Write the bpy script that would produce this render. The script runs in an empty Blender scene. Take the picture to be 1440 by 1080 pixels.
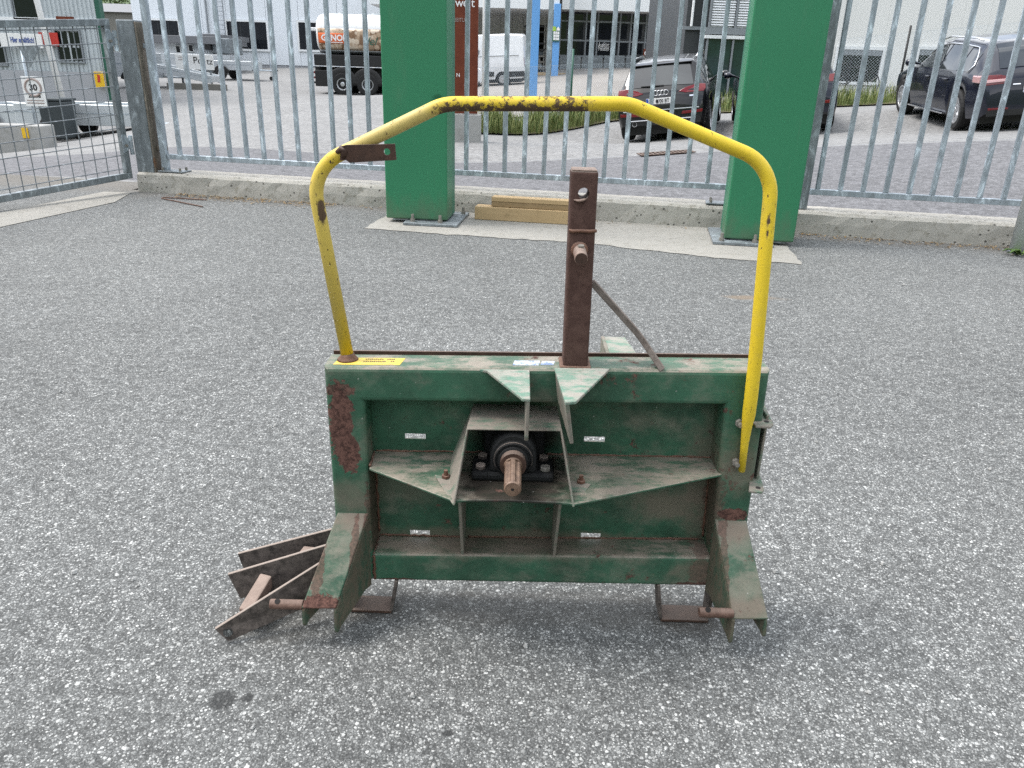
import bpy, bmesh, math, random
import numpy as np
from mathutils import Vector, Matrix

random.seed(7)
rng = np.random.default_rng(7)
SC = bpy.context.scene
COL = SC.collection

# ------------------------------------------------------------------ camera
FPX, PITCH, ROLL, CAMH = 1085.0, math.radians(22.05), math.radians(1.74), 1.15
C0 = np.array([0.0, 0.0, CAMH])
_f = np.array([0.0, math.cos(PITCH), -math.sin(PITCH)])
_r = np.array([1.0, 0.0, 0.0])
_u = np.cross(_r, _f)
_R = math.cos(ROLL) * _r + math.sin(ROLL) * _u
_U = -math.sin(ROLL) * _r + math.cos(ROLL) * _u
cam_d = bpy.data.cameras.new("camera")
cam_d.sensor_width = 36.0
cam_d.lens = FPX / 1440.0 * 36.0
cam_d.clip_start, cam_d.clip_end = 0.05, 2000.0
cam = bpy.data.objects.new("camera", cam_d)
COL.objects.link(cam)
cam.matrix_world = Matrix(((_R[0], _U[0], -_f[0], C0[0]), (_R[1], _U[1], -_f[1], C0[1]),
                           (_R[2], _U[2], -_f[2], C0[2]), (0, 0, 0, 1)))
SC.camera = cam

# ------------------------------------------------------------------ sky, sun, exposure
SUN_EL, SUN_AZ = math.radians(60), math.radians(-84)      # azimuth from +Y, clockwise
w = bpy.data.worlds.new("World")
SC.world = w
w.use_nodes = True
nt = w.node_tree
nt.nodes.clear()
out = nt.nodes.new("ShaderNodeOutputWorld")
bg = nt.nodes.new("ShaderNodeBackground")
sky = nt.nodes.new("ShaderNodeTexSky")
sky.sky_type = 'NISHITA'
sky.sun_disc = False
sky.sun_elevation = SUN_EL
sky.sun_rotation = SUN_AZ
sky.air_density, sky.dust_density, sky.ozone_density = 1.0, 3.0, 1.0
# broken bright cloud over the whole dome
tc = nt.nodes.new("ShaderNodeTexCoord")
mp = nt.nodes.new("ShaderNodeMapping"); mp.inputs['Scale'].default_value = (1.0, 1.0, 2.4)
nz = nt.nodes.new("ShaderNodeTexNoise"); nz.inputs['Scale'].default_value = 2.6
nz.inputs['Detail'].default_value = 7.0; nz.inputs['Roughness'].default_value = 0.55
cr = nt.nodes.new("ShaderNodeValToRGB")
cr.color_ramp.elements[0].position, cr.color_ramp.elements[1].position = 0.40, 0.60
cr.color_ramp.elements[0].color = (0.12, 0.12, 0.12, 1)
mx = nt.nodes.new("ShaderNodeMix"); mx.data_type = 'RGBA'
mx.inputs['B'].default_value = (11.5, 11.8, 12.2, 1)
nt.links.new(tc.outputs['Generated'], mp.inputs[0])
nt.links.new(mp.outputs[0], nz.inputs['Vector'])
nt.links.new(nz.outputs['Fac'], cr.inputs[0])
nt.links.new(cr.outputs[0], mx.inputs['Factor'])
nt.links.new(sky.outputs[0], mx.inputs['A'])
nt.links.new(mx.outputs['Result'], bg.inputs['Color'])
bg.inputs['Strength'].default_value = 0.105
nt.links.new(bg.outputs[0], out.inputs['Surface'])

sun_d = bpy.data.lights.new("sun", 'SUN')
sun_d.energy, sun_d.angle, sun_d.color = 1.5, math.radians(22), (1.0, 0.98, 0.95)
sun = bpy.data.objects.new("sun", sun_d)
COL.objects.link(sun)
sd = Vector((math.sin(SUN_AZ) * math.cos(SUN_EL), math.cos(SUN_AZ) * math.cos(SUN_EL), math.sin(SUN_EL)))
sun.rotation_euler = sd.to_track_quat('Z', 'Y').to_euler()
sun.location = (0, 0, 30)

vs = SC.view_settings
SC.display_settings.display_device = 'sRGB'
vs.view_transform, vs.look, vs.gamma, vs.exposure = 'Standard', 'None', 1.0, 1.22
vs.use_curve_mapping = False
SC.render.engine = 'CYCLES'
SC.cycles.use_denoising = False
SC.cycles.max_bounces = 8
SC.cycles.transparent_max_bounces = 12
SC.cycles.caustics_reflective = SC.cycles.caustics_refractive = False
SC.render.filter_size = 1.0

# ------------------------------------------------------------------ places
def ray(x, y): return _f + _R * ((x - 720) / FPX) + _U * ((540 - y) / FPX)
def atD(x, y, d): return C0 + ray(x, y) * d
def atY(x, y, Y):
    d = ray(x, y); return C0 + d * (Y / d[1])
def atZ(x, y, z=0.0):
    d = ray(x, y); return C0 + d * ((z - CAMH) / d[2])
def onpl(x, y, p, n):
    d = ray(x, y); n = np.array(n, float); return C0 + d * (np.dot(np.array(p) - C0, n) / np.dot(d, n))

# ------------------------------------------------------------------ mesh helpers
class MB:
    def __init__(s): s.v, s.f, s.m = [], [], []
    def add(s, vs_, fs, mi=0):
        o = len(s.v)
        s.v += [tuple(float(c) for c in p) for p in vs_]
        s.f += [tuple(i + o for i in f) for f in fs]
        s.m += [mi] * len(fs)
        return s
    def hexa(s, b, t, mi=0):          # two quads, bottom and top, same winding (ccw seen from top)
        return s.add(list(b) + list(t), [(3, 2, 1, 0), (4, 5, 6, 7), (0, 1, 5, 4), (1, 2, 6, 5), (2, 3, 7, 6), (3, 0, 4, 7)], mi)
    def box(s, x0, x1, y0, y1, z0, z1, mi=0):
        return s.hexa([(x0, y0, z0), (x1, y0, z0), (x1, y1, z0), (x0, y1, z0)],
                      [(x0, y0, z1), (x1, y0, z1), (x1, y1, z1), (x0, y1, z1)], mi)
    def plate(s, pts, th, mi=0):      # planar polygon thickened to the back of its normal
        P = [np.array(p, float) for p in pts]
        n = np.zeros(3)
        for i in range(len(P)):
            n += np.cross(P[i] - P[0], P[(i + 1) % len(P)] - P[0])
        n /= np.linalg.norm(n)
        k = len(P)
        fs = [tuple(range(k)), tuple(range(2 * k - 1, k - 1, -1))]
        fs += [(i, i + k, (i + 1) % k + k, (i + 1) % k) for i in range(k)]
        return s.add(P + [p - n * th for p in P], fs, mi)
    def prism(s, poly, ax, a, b, mi=0):   # 2d polygon extruded along axis 0/1/2 from a to b
        def mk(p, t):
            q = list(p); q.insert(ax, t); return tuple(q)
        k = len(poly)
        fs = [tuple(range(k - 1, -1, -1)), tuple(range(k, 2 * k))]
        fs += [(i, (i + 1) % k, (i + 1) % k + k, i + k) for i in range(k)]
        return s.add([mk(p, a) for p in poly] + [mk(p, b) for p in poly], fs, mi)
    def tube(s, path, r, n=10, cap=True, mi=0, sq=None):
        P = [np.array(p, float) for p in path]
        rr = r if hasattr(r, '__len__') else [r] * len(P)
        rings = []
        prev = None
        for i, p in enumerate(P):
            t = P[min(i + 1, len(P) - 1)] - P[max(i - 1, 0)]
            t = t / np.linalg.norm(t)
            if prev is None:
                a = np.array([0, 0, 1.0]) if abs(t[2]) < 0.9 else np.array([0, 1.0, 0])
                a = a - t * np.dot(a, t)
            else:
                a = prev - t * np.dot(prev, t)
            a /= np.linalg.norm(a); prev = a
            b = np.cross(t, a)
            ring = []
            for k in range(n):
                an = 2 * math.pi * k / n
                ra, rb = (rr[i], rr[i]) if sq is None else (rr[i] * sq[i][0], rr[i] * sq[i][1])
                ring.append(p + a * math.cos(an) * ra + b * math.sin(an) * rb)
            rings.append(ring)
        vs_ = [q for ring in rings for q in ring]
        fs = []
        for i in range(len(P) - 1):
            for k in range(n):
                fs.append((i * n + k, i * n + (k + 1) % n, (i + 1) * n + (k + 1) % n, (i + 1) * n + k))
        if cap:
            fs.append(tuple(range(n - 1, -1, -1)))
            fs.append(tuple((len(P) - 1) * n + k for k in range(n)))
        return s.add(vs_, fs, mi)
    def cyl(s, p, q, r, n=14, mi=0, r2=None):
        return s.tube([p, q], [r, r if r2 is None else r2], n, True, mi)
    def disc_rings(s, prof, c, ax, n=24, mi=0):   # lathe: list of (r, t) along axis vector from centre
        ax = np.array(ax, float); ax /= np.linalg.norm(ax); c = np.array(c, float)
        a = np.array([0, 0, 1.0]) if abs(ax[2]) < 0.9 else np.array([1.0, 0, 0])
        a = a - ax * np.dot(a, ax); a /= np.linalg.norm(a); b = np.cross(ax, a)
        vs_, fs = [], []
        for (r, t) in prof:
            for k in range(n):
                an = 2 * math.pi * k / n
                vs_.append(c + ax * t + (a * math.cos(an) + b * math.sin(an)) * r)
        m = len(prof)
        for i in range(m - 1):
            for k in range(n):
                fs.append((i * n + k, i * n + (k + 1) % n, (i + 1) * n + (k + 1) % n, (i + 1) * n + k))
        fs.append(tuple(range(n - 1, -1, -1))); fs.append(tuple((m - 1) * n + k for k in range(n)))
        return s.add(vs_, fs, mi)
    def xf(s, M):
        M = Matrix(M)
        s.v = [tuple(M @ Vector(p)) for p in s.v]; return s
    def build(s, name, mat, parent=None, bevel=0, smooth=False, seg=2, ang=35, kind=None, tag_=None):
        me = bpy.data.meshes.new(name)
        me.from_pydata(s.v, [], s.f); me.validate(); me.update()
        for m in (mat if isinstance(mat, (list, tuple)) else [mat]): me.materials.append(m)
        if any(s.m) and len(me.polygons) == len(s.m): me.polygons.foreach_set('material_index', s.m)
        bm = bmesh.new(); bm.from_mesh(me)
        bmesh.ops.recalc_face_normals(bm, faces=bm.faces); bm.to_mesh(me); bm.free()
        o = bpy.data.objects.new(name, me); COL.objects.link(o)
        if smooth: me.polygons.foreach_set('use_smooth', [True] * len(me.polygons))
        if bevel:
            b = o.modifiers.new("bevel", 'BEVEL'); b.width = bevel; b.segments = seg
            b.limit_method = 'ANGLE'; b.angle_limit = math.radians(ang); b.harden_normals = False
        if parent is not None: attach(o, parent)
        if kind: o['kind'] = kind
        if tag_: tag(o, *tag_)
        return o

LOCAL = set()      # things whose parts are built in the thing's own frame
def wloc(o):
    m = Vector((0, 0, 0))
    while o is not None:
        m += o.location if o.type == 'EMPTY' else Vector((0, 0, 0)); o = o.parent
    return m
def attach(o, p):
    o.parent = p
    q = p
    while q.parent is not None: q = q.parent
    if p is q and p.type == 'EMPTY' and p.name not in LOCAL: o.matrix_parent_inverse = p.matrix_basis.inverted()
    # parts sit at world origin with inverse; sub-parts inherit it
def tag(o, label=None, cat=None, group=None, kind=None):
    if label: o['label'] = label
    if cat: o['category'] = cat
    if group: o['group'] = group
    if kind: o['kind'] = kind
    return o
def empty(name, loc, label, cat, group=None, M=None):
    o = bpy.data.objects.new(name, None); COL.objects.link(o)
    if M is not None: LOCAL.add(o.name)
    o.empty_display_size = 0.1
    if M is not None: o.matrix_basis = M
    else: o.location = tuple(float(c) for c in loc)
    return tag(o, label, cat, group)
def copy_part(src, parent, loc=None, M=None):
    c = src.copy(); COL.objects.link(c); c.parent = parent
    if loc is not None: c.location = loc
    return c
def fillet(path, rads, n=7):
    P = [np.array(p, float) for p in path]; o = [P[0]]
    for i in range(1, len(P) - 1):
        r = rads[i - 1]
        a = (P[i - 1] - P[i]); b = (P[i + 1] - P[i]); a /= np.linalg.norm(a); b /= np.linalg.norm(b)
        th = math.acos(max(-1, min(1, float(np.dot(a, b)))))
        t = r / math.tan(th / 2)
        s, e = P[i] + a * t, P[i] + b * t
        m = (a + b); m /= np.linalg.norm(m)
        c = P[i] + m * (r / math.sin(th / 2))
        for k in range(n + 1):
            u = k / n
            v1, v2 = s - c, e - c
            om = math.pi - th
            o.append(c + (v1 * math.sin((1 - u) * om) + v2 * math.sin(u * om)) / math.sin(om))
    o.append(P[-1]); return o

def text_mesh(name, body, size, M, mat, parent=None, extrude=0.002, align='LEFT', shear=0.0, sx=1.0, bold=0.0):
    cu = bpy.data.curves.new(name, 'FONT'); cu.body = body; cu.size = size; cu.extrude = extrude
    cu.align_x = align; cu.shear = shear; cu.offset = bold; cu.resolution_u = 3
    t = bpy.data.objects.new(name, cu); COL.objects.link(t)
    bpy.context.view_layer.update()
    me = bpy.data.meshes.new_from_object(t.evaluated_get(bpy.context.evaluated_depsgraph_get()))
    bpy.data.objects.remove(t); bpy.data.curves.remove(cu)
    me.name = name
    me.transform(Matrix(M) @ Matrix.Diagonal((sx, 1, 1, 1)))
    me.materials.clear(); me.materials.append(mat)
    o = bpy.data.objects.new(name, me); COL.objects.link(o)
    if parent is not None: attach(o, parent)
    return o
def frame_M(origin, xdir, updir):
    x = Vector([float(c) for c in xdir]).normalized(); z_ = Vector([float(c) for c in updir])
    n = x.cross(z_).normalized(); y = n.cross(x)
    return Matrix(((x[0], y[0], n[0], origin[0]), (x[1], y[1], n[1], origin[1]), (x[2], y[2], n[2], origin[2]), (0, 0, 0, 1)))

# ------------------------------------------------------------------ materials
class NT:
    def __init__(s, name):
        s.mat = bpy.data.materials.new(name); s.mat.use_nodes = True
        s.t = s.mat.node_tree; s.b = s.t.nodes['Principled BSDF']
        tcn = s.t.nodes.new('ShaderNodeTexCoord'); s.obj = tcn.outputs['Object']
    def n(s, typ, **kw):
        nd = s.t.nodes.new(typ)
        for k, v in kw.items(): setattr(nd, k, v)
        return nd
    def l(s, a, b): s.t.links.new(a, b); return s
    def vec(s, scale=(1, 1, 1), loc=(0, 0, 0), rnd=False):
        m = s.n('ShaderNodeMapping'); m.inputs['Scale'].default_value = scale; m.inputs['Location'].default_value = loc
        src = s.obj
        if rnd:
            oi = s.n('ShaderNodeObjectInfo'); mu = s.n('ShaderNodeMath', operation='MULTIPLY'); mu.inputs[1].default_value = 37.0
            s.l(oi.outputs['Random'], mu.inputs[0])
            va = s.n('ShaderNodeVectorMath', operation='ADD'); s.l(src, va.inputs[0]); s.l(mu.outputs[0], va.inputs[1]); src = va.outputs[0]
        s.l(src, m.inputs[0]); return m.outputs[0]
    def noise(s, scale, detail=4, rough=0.55, vec=None, dist=0.0):
        nd = s.n('ShaderNodeTexNoise'); nd.inputs['Scale'].default_value = scale; nd.inputs['Detail'].default_value = detail
        nd.inputs['Roughness'].default_value = rough; nd.inputs['Distortion'].default_value = dist
        s.l(vec if vec is not None else s.obj, nd.inputs['Vector']); return nd.outputs['Fac']
    def voro(s, scale, vec=None, feature='F1', out='Distance', rnd=1.0):
        nd = s.n('ShaderNodeTexVoronoi', feature=feature); nd.inputs['Scale'].default_value = scale
        nd.inputs['Randomness'].default_value = rnd
        s.l(vec if vec is not None else s.obj, nd.inputs['Vector']); return nd.outputs[out]
    def ramp(s, fac, stops, interp='LINEAR'):
        nd = s.n('ShaderNodeValToRGB'); cr_ = nd.color_ramp; cr_.interpolation = interp
        while len(cr_.elements) > len(stops): cr_.elements.remove(cr_.elements[-1])
        while len(cr_.elements) < len(stops): cr_.elements.new(0.5)
        for e, (p, c) in zip(cr_.elements, stops):
            e.position = p
            e.color = (c, c, c, 1) if not hasattr(c, '__len__') else (*c, 1)
        s.l(fac, nd.inputs[0]); return nd.outputs[0]
    def mix(s, fac, a, b, mode='MIX'):
        nd = s.n('ShaderNodeMix', data_type='RGBA', blend_type=mode)
        for inp, v in (('Factor', fac), ('A', a), ('B', b)):
            k = nd.inputs[0] if inp == 'Factor' else nd.inputs[inp]
            if inp != 'Factor': k = [i for i in nd.inputs if i.name == inp and i.type == 'RGBA'][0]
            if hasattr(v, 'links') or hasattr(v, 'is_linked'): s.l(v, k)
            elif inp == 'Factor': k.default_value = v
            else: k.default_value = (v, v, v, 1) if not hasattr(v, '__len__') else (*v[:3], 1)
        return [o for o in nd.outputs if o.type == 'RGBA'][0]
    def math(s, op, a, b=None, clamp=False):
        nd = s.n('ShaderNodeMath', operation=op); nd.use_clamp = clamp
        for i, v in enumerate((a, b)):
            if v is None: continue
            if hasattr(v, 'is_linked'): s.l(v, nd.inputs[i])
            else: nd.inputs[i].default_value = v
        return nd.outputs[0]
    def bump(s, h, strength=0.3, dist=0.002, prev=None):
        nd = s.n('ShaderNodeBump'); nd.inputs['Strength'].default_value = strength; nd.inputs['Distance'].default_value = dist
        s.l(h, nd.inputs['Height'])
        if prev is not None: s.l(prev, nd.inputs['Normal'])
        return nd.outputs[0]
    def fin(s, col=None, rough=None, metal=None, normal=None, spec=None):
        for k, v in (('Base Color', col), ('Roughness', rough), ('Metallic', metal), ('Normal', normal), ('Specular IOR Level', spec)):
            if v is None: continue
            if hasattr(v, 'is_linked'): s.l(v, s.b.inputs[k])
            elif k == 'Base Color': s.b.inputs[k].default_value = (*v[:3], 1)
            else: s.b.inputs[k].default_value = v
        return s.mat
    def upness(s):
        g = s.n('ShaderNodeNewGeometry'); sp = s.n('ShaderNodeSeparateXYZ'); s.l(g.outputs['Normal'], sp.inputs[0]); return sp.outputs[2]
    def blob(s, c, rad, scale=60, amt=0.6, lo=0.9, hi=1.1):   # ragged patch round a place on the thing
        va = s.n('ShaderNodeVectorMath', operation='SUBTRACT'); s.l(s.obj, va.inputs[0]); va.inputs[1].default_value = tuple(c)
        vd = s.n('ShaderNodeVectorMath', operation='DIVIDE'); s.l(va.outputs[0], vd.inputs[0]); vd.inputs[1].default_value = tuple(rad)
        ln = s.n('ShaderNodeVectorMath', operation='LENGTH'); s.l(vd.outputs[0], ln.inputs[0])
        nz_ = s.math('MULTIPLY', s.math('SUBTRACT', s.noise(scale, 5, 0.65), 0.5), amt * 2)
        d = s.math('ADD', ln.outputs['Value'], nz_)
        return s.ramp(d, [(lo / 2, 1.0), (hi / 2, 0.0)]) if False else s.math('SUBTRACT', 1.0, s.smooth(d, lo, hi))
    def smooth(s, v, a, b):
        m = s.n('ShaderNodeMapRange', interpolation_type='SMOOTHSTEP'); s.l(v, m.inputs[0])
        m.inputs[1].default_value, m.inputs[2].default_value = a, b; return m.outputs[0]

def simple(name, col, rough=0.6, metal=0.0, var=0.15, scale=6.0, bump=0.0, bscale=80, spec=None, rnd=False):
    t = NT(name)
    v = t.vec(rnd=rnd)
    n1 = t.noise(scale, 5, 0.6, v)
    c = t.mix(n1, tuple(x * (1 - var) for x in col), tuple(min(1, x * (1 + var)) for x in col))
    nm = t.bump(t.noise(bscale, 4, 0.6, v), bump, 0.003) if bump else None
    r = t.math('ADD', t.math('MULTIPLY', t.noise(scale * 3, 3, 0.5, v), 0.16), rough - 0.08)
    return t.fin(c, r, metal, nm, spec)
# ================================================================== materials
def asphalt_mat(name, dark, light, fleck, scale=75.0, bump=0.9, stain=0.35, warm=(1, 1, 1), tops=False):
    t = NT(name)
    va = t.vec((1, 1, 0.5))
    wv = t.n('ShaderNodeVectorMath', operation='ADD')
    nzv = t.n('ShaderNodeTexNoise'); nzv.inputs['Scale'].default_value = scale * 0.9; nzv.inputs['Detail'].default_value = 2
    t.l(va, nzv.inputs['Vector'])
    sc = t.n('ShaderNodeVectorMath', operation='SCALE'); t.l(nzv.outputs['Color'], sc.inputs[0]); sc.inputs['Scale'].default_value = 0.9 / scale
    t.l(va, wv.inputs[0]); t.l(sc.outputs[0], wv.inputs[1]); wv = wv.outputs[0]
    v1 = t.n('ShaderNodeTexVoronoi', feature='F1'); v1.inputs['Scale'].default_value = scale; t.l(wv, v1.inputs['Vector'])
    v2 = t.n('ShaderNodeTexVoronoi', feature='F1'); v2.inputs['Scale'].default_value = scale * 2.3; t.l(wv, v2.inputs['Vector'])
    s1 = t.n('ShaderNodeSeparateColor'); t.l(v1.outputs['Color'], s1.inputs[0])
    s2 = t.n('ShaderNodeSeparateColor'); t.l(v2.outputs['Color'], s2.inputs[0])
    # coarse chips: only some cells carry a pale stone, size varies
    c1 = t.ramp(s1.outputs[0], [(0.0, dark), (0.35, light), (0.74, tuple(0.62 * a + 0.38 * b for a, b in zip(light, fleck))), (0.9, tuple(0.35 * a + 0.65 * b for a, b in zip(light, fleck))), (1.0, fleck)])
    c2 = t.ramp(s2.outputs[1], [(0.0, tuple(x * 0.75 for x in dark)), (0.5, tuple(0.5 * (a + b) for a, b in zip(dark, light))), (0.85, light), (1.0, fleck)])
    thr = t.math('ADD', t.math('MULTIPLY', s1.outputs[1], 0.34), 0.16)
    m1 = t.math('SUBTRACT', 1.0, t.smooth(t.math('SUBTRACT', v1.outputs['Distance'], thr), -0.02, 0.06))
    col = t.mix(m1, c2, c1)
    # binder between the fine chips
    m2 = t.smooth(v2.outputs['Distance'], 0.42, 0.62)
    m2 = t.math('MULTIPLY', m2, t.math('SUBTRACT', 1.0, m1))
    col = t.mix(t.math('MULTIPLY', m2, 0.75), col, tuple(x * 0.6 for x in dark))
    v3 = t.n('ShaderNodeTexVoronoi', feature='F1'); v3.inputs['Scale'].default_value = scale * 0.52; t.l(wv, v3.inputs['Vector'])
    s3 = t.n('ShaderNodeSeparateColor'); t.l(v3.outputs['Color'], s3.inputs[0])
    m3 = t.math('MULTIPLY', t.math('SUBTRACT', 1.0, t.smooth(v3.outputs['Distance'], 0.20, 0.34)), t.smooth(s3.outputs[0], 0.80, 0.84))
    col = t.mix(m3, col, t.ramp(s3.outputs[1], [(0.0, tuple(x * 0.55 for x in dark)), (0.3, light), (1.0, fleck)]))
    clump = t.smooth(t.noise(scale * 0.22, 4, 0.65), 0.35, 0.65)
    col = t.mix(1.0, col, t.math('ADD', 0.80, t.math('MULTIPLY', clump, 0.40)), 'MULTIPLY')
    big = t.noise(0.55, 5, 0.6)
    mid = t.noise(4.0, 5, 0.65)
    tone = t.math('ADD', t.math('MULTIPLY', t.math('SUBTRACT', big, 0.5), stain * 1.6), t.math('MULTIPLY', t.math('SUBTRACT', mid, 0.5), stain))
    tone = t.math('ADD', tone, 1.0)
    col = t.mix(1.0, col, tone, 'MULTIPLY')
    col = t.mix(1.0, col, warm, 'MULTIPLY')
    h = t.math('ADD', t.math('MULTIPLY', m1, t.math('SUBTRACT', 1.1, v1.outputs['Distance'])), t.math('MULTIPLY', t.math('SUBTRACT', 1.0, v2.outputs['Distance']), 0.45))
    nm = t.bump(h, bump, 0.0055 * 75 / scale)
    return t, col, nm

def yard_mat():
    t, col, nm = asphalt_mat('yard_asphalt', (0.092, 0.095, 0.093), (0.182, 0.187, 0.183), (0.46, 0.465, 0.45), 126.0, 0.85, 0.42)
    # brownish silt along the plinth and darker patches
    sp = t.n('ShaderNodeSeparateXYZ'); t.l(t.obj, sp.inputs[0])
    # oil spots on the foreground
    for c, r in (((-0.545, 1.155, 0), (0.026, 0.026, 1)), ((-0.500, 1.163, 0), (0.013, 0.013, 1)), ((-0.10, 1.09, 0), (0.011, 0.008, 1))):
        col = t.mix(t.math('MULTIPLY', t.blob(c, r, 90, 0.35, 0.75, 1.15), 0.8), col, (0.025, 0.026, 0.026))
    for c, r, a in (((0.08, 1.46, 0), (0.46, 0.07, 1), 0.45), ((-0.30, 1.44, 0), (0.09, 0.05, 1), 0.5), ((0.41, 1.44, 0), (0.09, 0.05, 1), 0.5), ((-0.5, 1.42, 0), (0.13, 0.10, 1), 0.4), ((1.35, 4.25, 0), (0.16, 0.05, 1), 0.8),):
        col = t.mix(t.math('MULTIPLY', t.blob(c, r, 7, 0.7, 0.5, 1.3), a), col, (0.19, 0.15, 0.11) if a > 0.7 else (0.075, 0.07, 0.062))  # darker patches below beam, skids and linkage, one brown patch further back
    d = t.math('ADD', sp.outputs[1], t.math('MULTIPLY', sp.outputs[0], 0.1953))       # distance to plinth line
    silt = t.smooth(t.math('ADD', d, t.math('MULTIPLY', t.noise(3.0, 5, 0.7), 0.9)), 6.75, 7.35)
    col = t.mix(t.math('MULTIPLY', silt, 0.62), col, (0.15, 0.135, 0.115))
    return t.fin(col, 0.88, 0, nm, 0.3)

M = {}
M['yard'] = yard_mat()
def plain_asph(name, *a, **k):
    t, col, nm = asphalt_mat(name, *a, **k); return t.fin(col, 0.9, 0, nm, 0.3)
M['road'] = plain_asph('road_asphalt', (0.125, 0.125, 0.13), (0.155, 0.155, 0.163), (0.20, 0.20, 0.21), 60, 0.25, 0.2)
M['drive'] = plain_asph('driveway_asphalt', (0.20, 0.20, 0.198), (0.235, 0.235, 0.232), (0.30, 0.30, 0.295), 50, 0.25, 0.3)

def concrete(name, col, scale=3.0, dirt=0.5, pits=True, bump=0.7):
    t = NT(name)
    n1 = t.noise(scale, 6, 0.65); n2 = t.noise(scale * 9, 5, 0.7); n3 = t.noise(140, 3, 0.6)
    c = t.mix(n1, tuple(x * 0.72 for x in col), tuple(x * 1.2 for x in col))
    c = t.mix(t.math('MULTIPLY', t.smooth(n2, 0.5, 0.7), dirt), c, tuple(x * f for x, f in zip(col, (0.5, 0.48, 0.42))))
    g = t.voro(95); c = t.mix(t.math('MULTIPLY', t.math('SUBTRACT', 1.0, t.smooth(g, 0.12, 0.3)), 0.35), c, tuple(min(1, x * 1.7) for x in col))
    h = t.math('ADD', t.math('MULTIPLY', n2, 0.7), t.math('MULTIPLY', n3, 0.5))
    if pits:
        pv = t.voro(14); pm = t.math('SUBTRACT', 1.0, t.smooth(pv, 0.08, 0.16))
        c = t.mix(pm, c, tuple(x * 0.3 for x in col)); h = t.math('SUBTRACT', h, pm)
    return t.fin(c, 0.92, 0, t.bump(h, bump, 0.006), 0.2)
M['plinth'] = concrete('plinth_concrete', (0.38, 0.365, 0.33), 2.2, 0.75)
M['pad'] = concrete('pad_concrete', (0.285, 0.275, 0.25), 1.6, 0.45, False, 1.0)
M['concrete_grey'] = concrete('grey_concrete', (0.33, 0.33, 0.32), 0.8, 0.4, False)

def galv(name, base=(0.36, 0.41, 0.45), rust=0.0, scale=17):
    t = NT(name); v = t.vec((1, 1, 0.35), rnd=True)
    n = t.noise(scale, 5, 0.72, v, 0.6)
    vr = t.n('ShaderNodeTexVoronoi'); vr.inputs['Scale'].default_value = 55; t.l(v, vr.inputs['Vector'])
    sp = t.n('ShaderNodeSeparateColor'); t.l(vr.outputs['Color'], sp.inputs[0])
    c = t.ramp(n, [(0.25, tuple(x * 0.55 for x in base)), (0.46, tuple(x * 0.9 for x in base)), (0.56, tuple(min(1, x * 1.15) for x in base)), (0.66, tuple(min(1, x * 2.1) for x in base))])
    c = t.mix(t.math('MULTIPLY', sp.outputs[0], 0.22), c, tuple(x * 0.55 for x in base))
    if rust:
        c = t.mix(t.math('MULTIPLY', t.smooth(t.noise(7, 5, 0.7, v), 0.55, 0.7), rust), c, (0.16, 0.075, 0.035))
    return t.fin(c, 0.52, 0.35, t.bump(t.noise(240, 3, 0.6, v), 0.15, 0.001))
M['galv'] = galv('galvanised_steel')
M['galv_dark'] = galv('dull_galvanised_steel', (0.20, 0.225, 0.24))
M['galv_rust'] = galv('rust_stained_galvanised_steel', (0.19, 0.165, 0.135), 1.0)
M['wire'] = galv('gate_wire', (0.20, 0.22, 0.24))

M['pillar_green'] = None
t = NT('green_cladding')
g1 = t.noise(1.6, 4, 0.5); g2 = t.noise(46, 3, 0.6)
c = t.mix(g1, (0.024, 0.165, 0.078), (0.033, 0.195, 0.096))
c = t.mix(t.math('MULTIPLY', t.smooth(t.noise(5, 6, 0.7, t.vec((1, 1, 0.25))), 0.55, 0.8), 0.22), c, (0.13, 0.2, 0.13))
spz = t.n('ShaderNodeSeparateXYZ'); t.l(t.obj, spz.inputs[0])
low = t.math('SUBTRACT', 1.0, t.smooth(t.math('SUBTRACT', spz.outputs[2], t.math('MULTIPLY', t.noise(9, 6, 0.7, t.vec((1, 1, 0.5))), 0.5)), -0.25, 0.02))
c = t.mix(t.math('MULTIPLY', low, 0.45), c, (0.12, 0.115, 0.085))
c = t.mix(t.math('MULTIPLY', t.smooth(t.noise(7, 6, 0.7, t.vec((6, 6, 0.35))), 0.58, 0.75), 0.25), c, (0.10, 0.20, 0.13))
dn = t.blob((-0.62, 6.17, 0.93), (0.055, 0.2, 0.05), 8, 0.1, 0.0, 1.0)
nrm = t.bump(g2, 0.04, 0.002)
nrm = t.bump(t.math('MULTIPLY', dn, -1.0), 0.9, 0.02, nrm)
M['pillar_green'] = t.fin(c, 0.42, 0, nrm, 0.4)
M['pillar_green_dark'] = simple('green_cladding_return', (0.022, 0.15, 0.085), 0.45, 0, 0.1)

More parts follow.
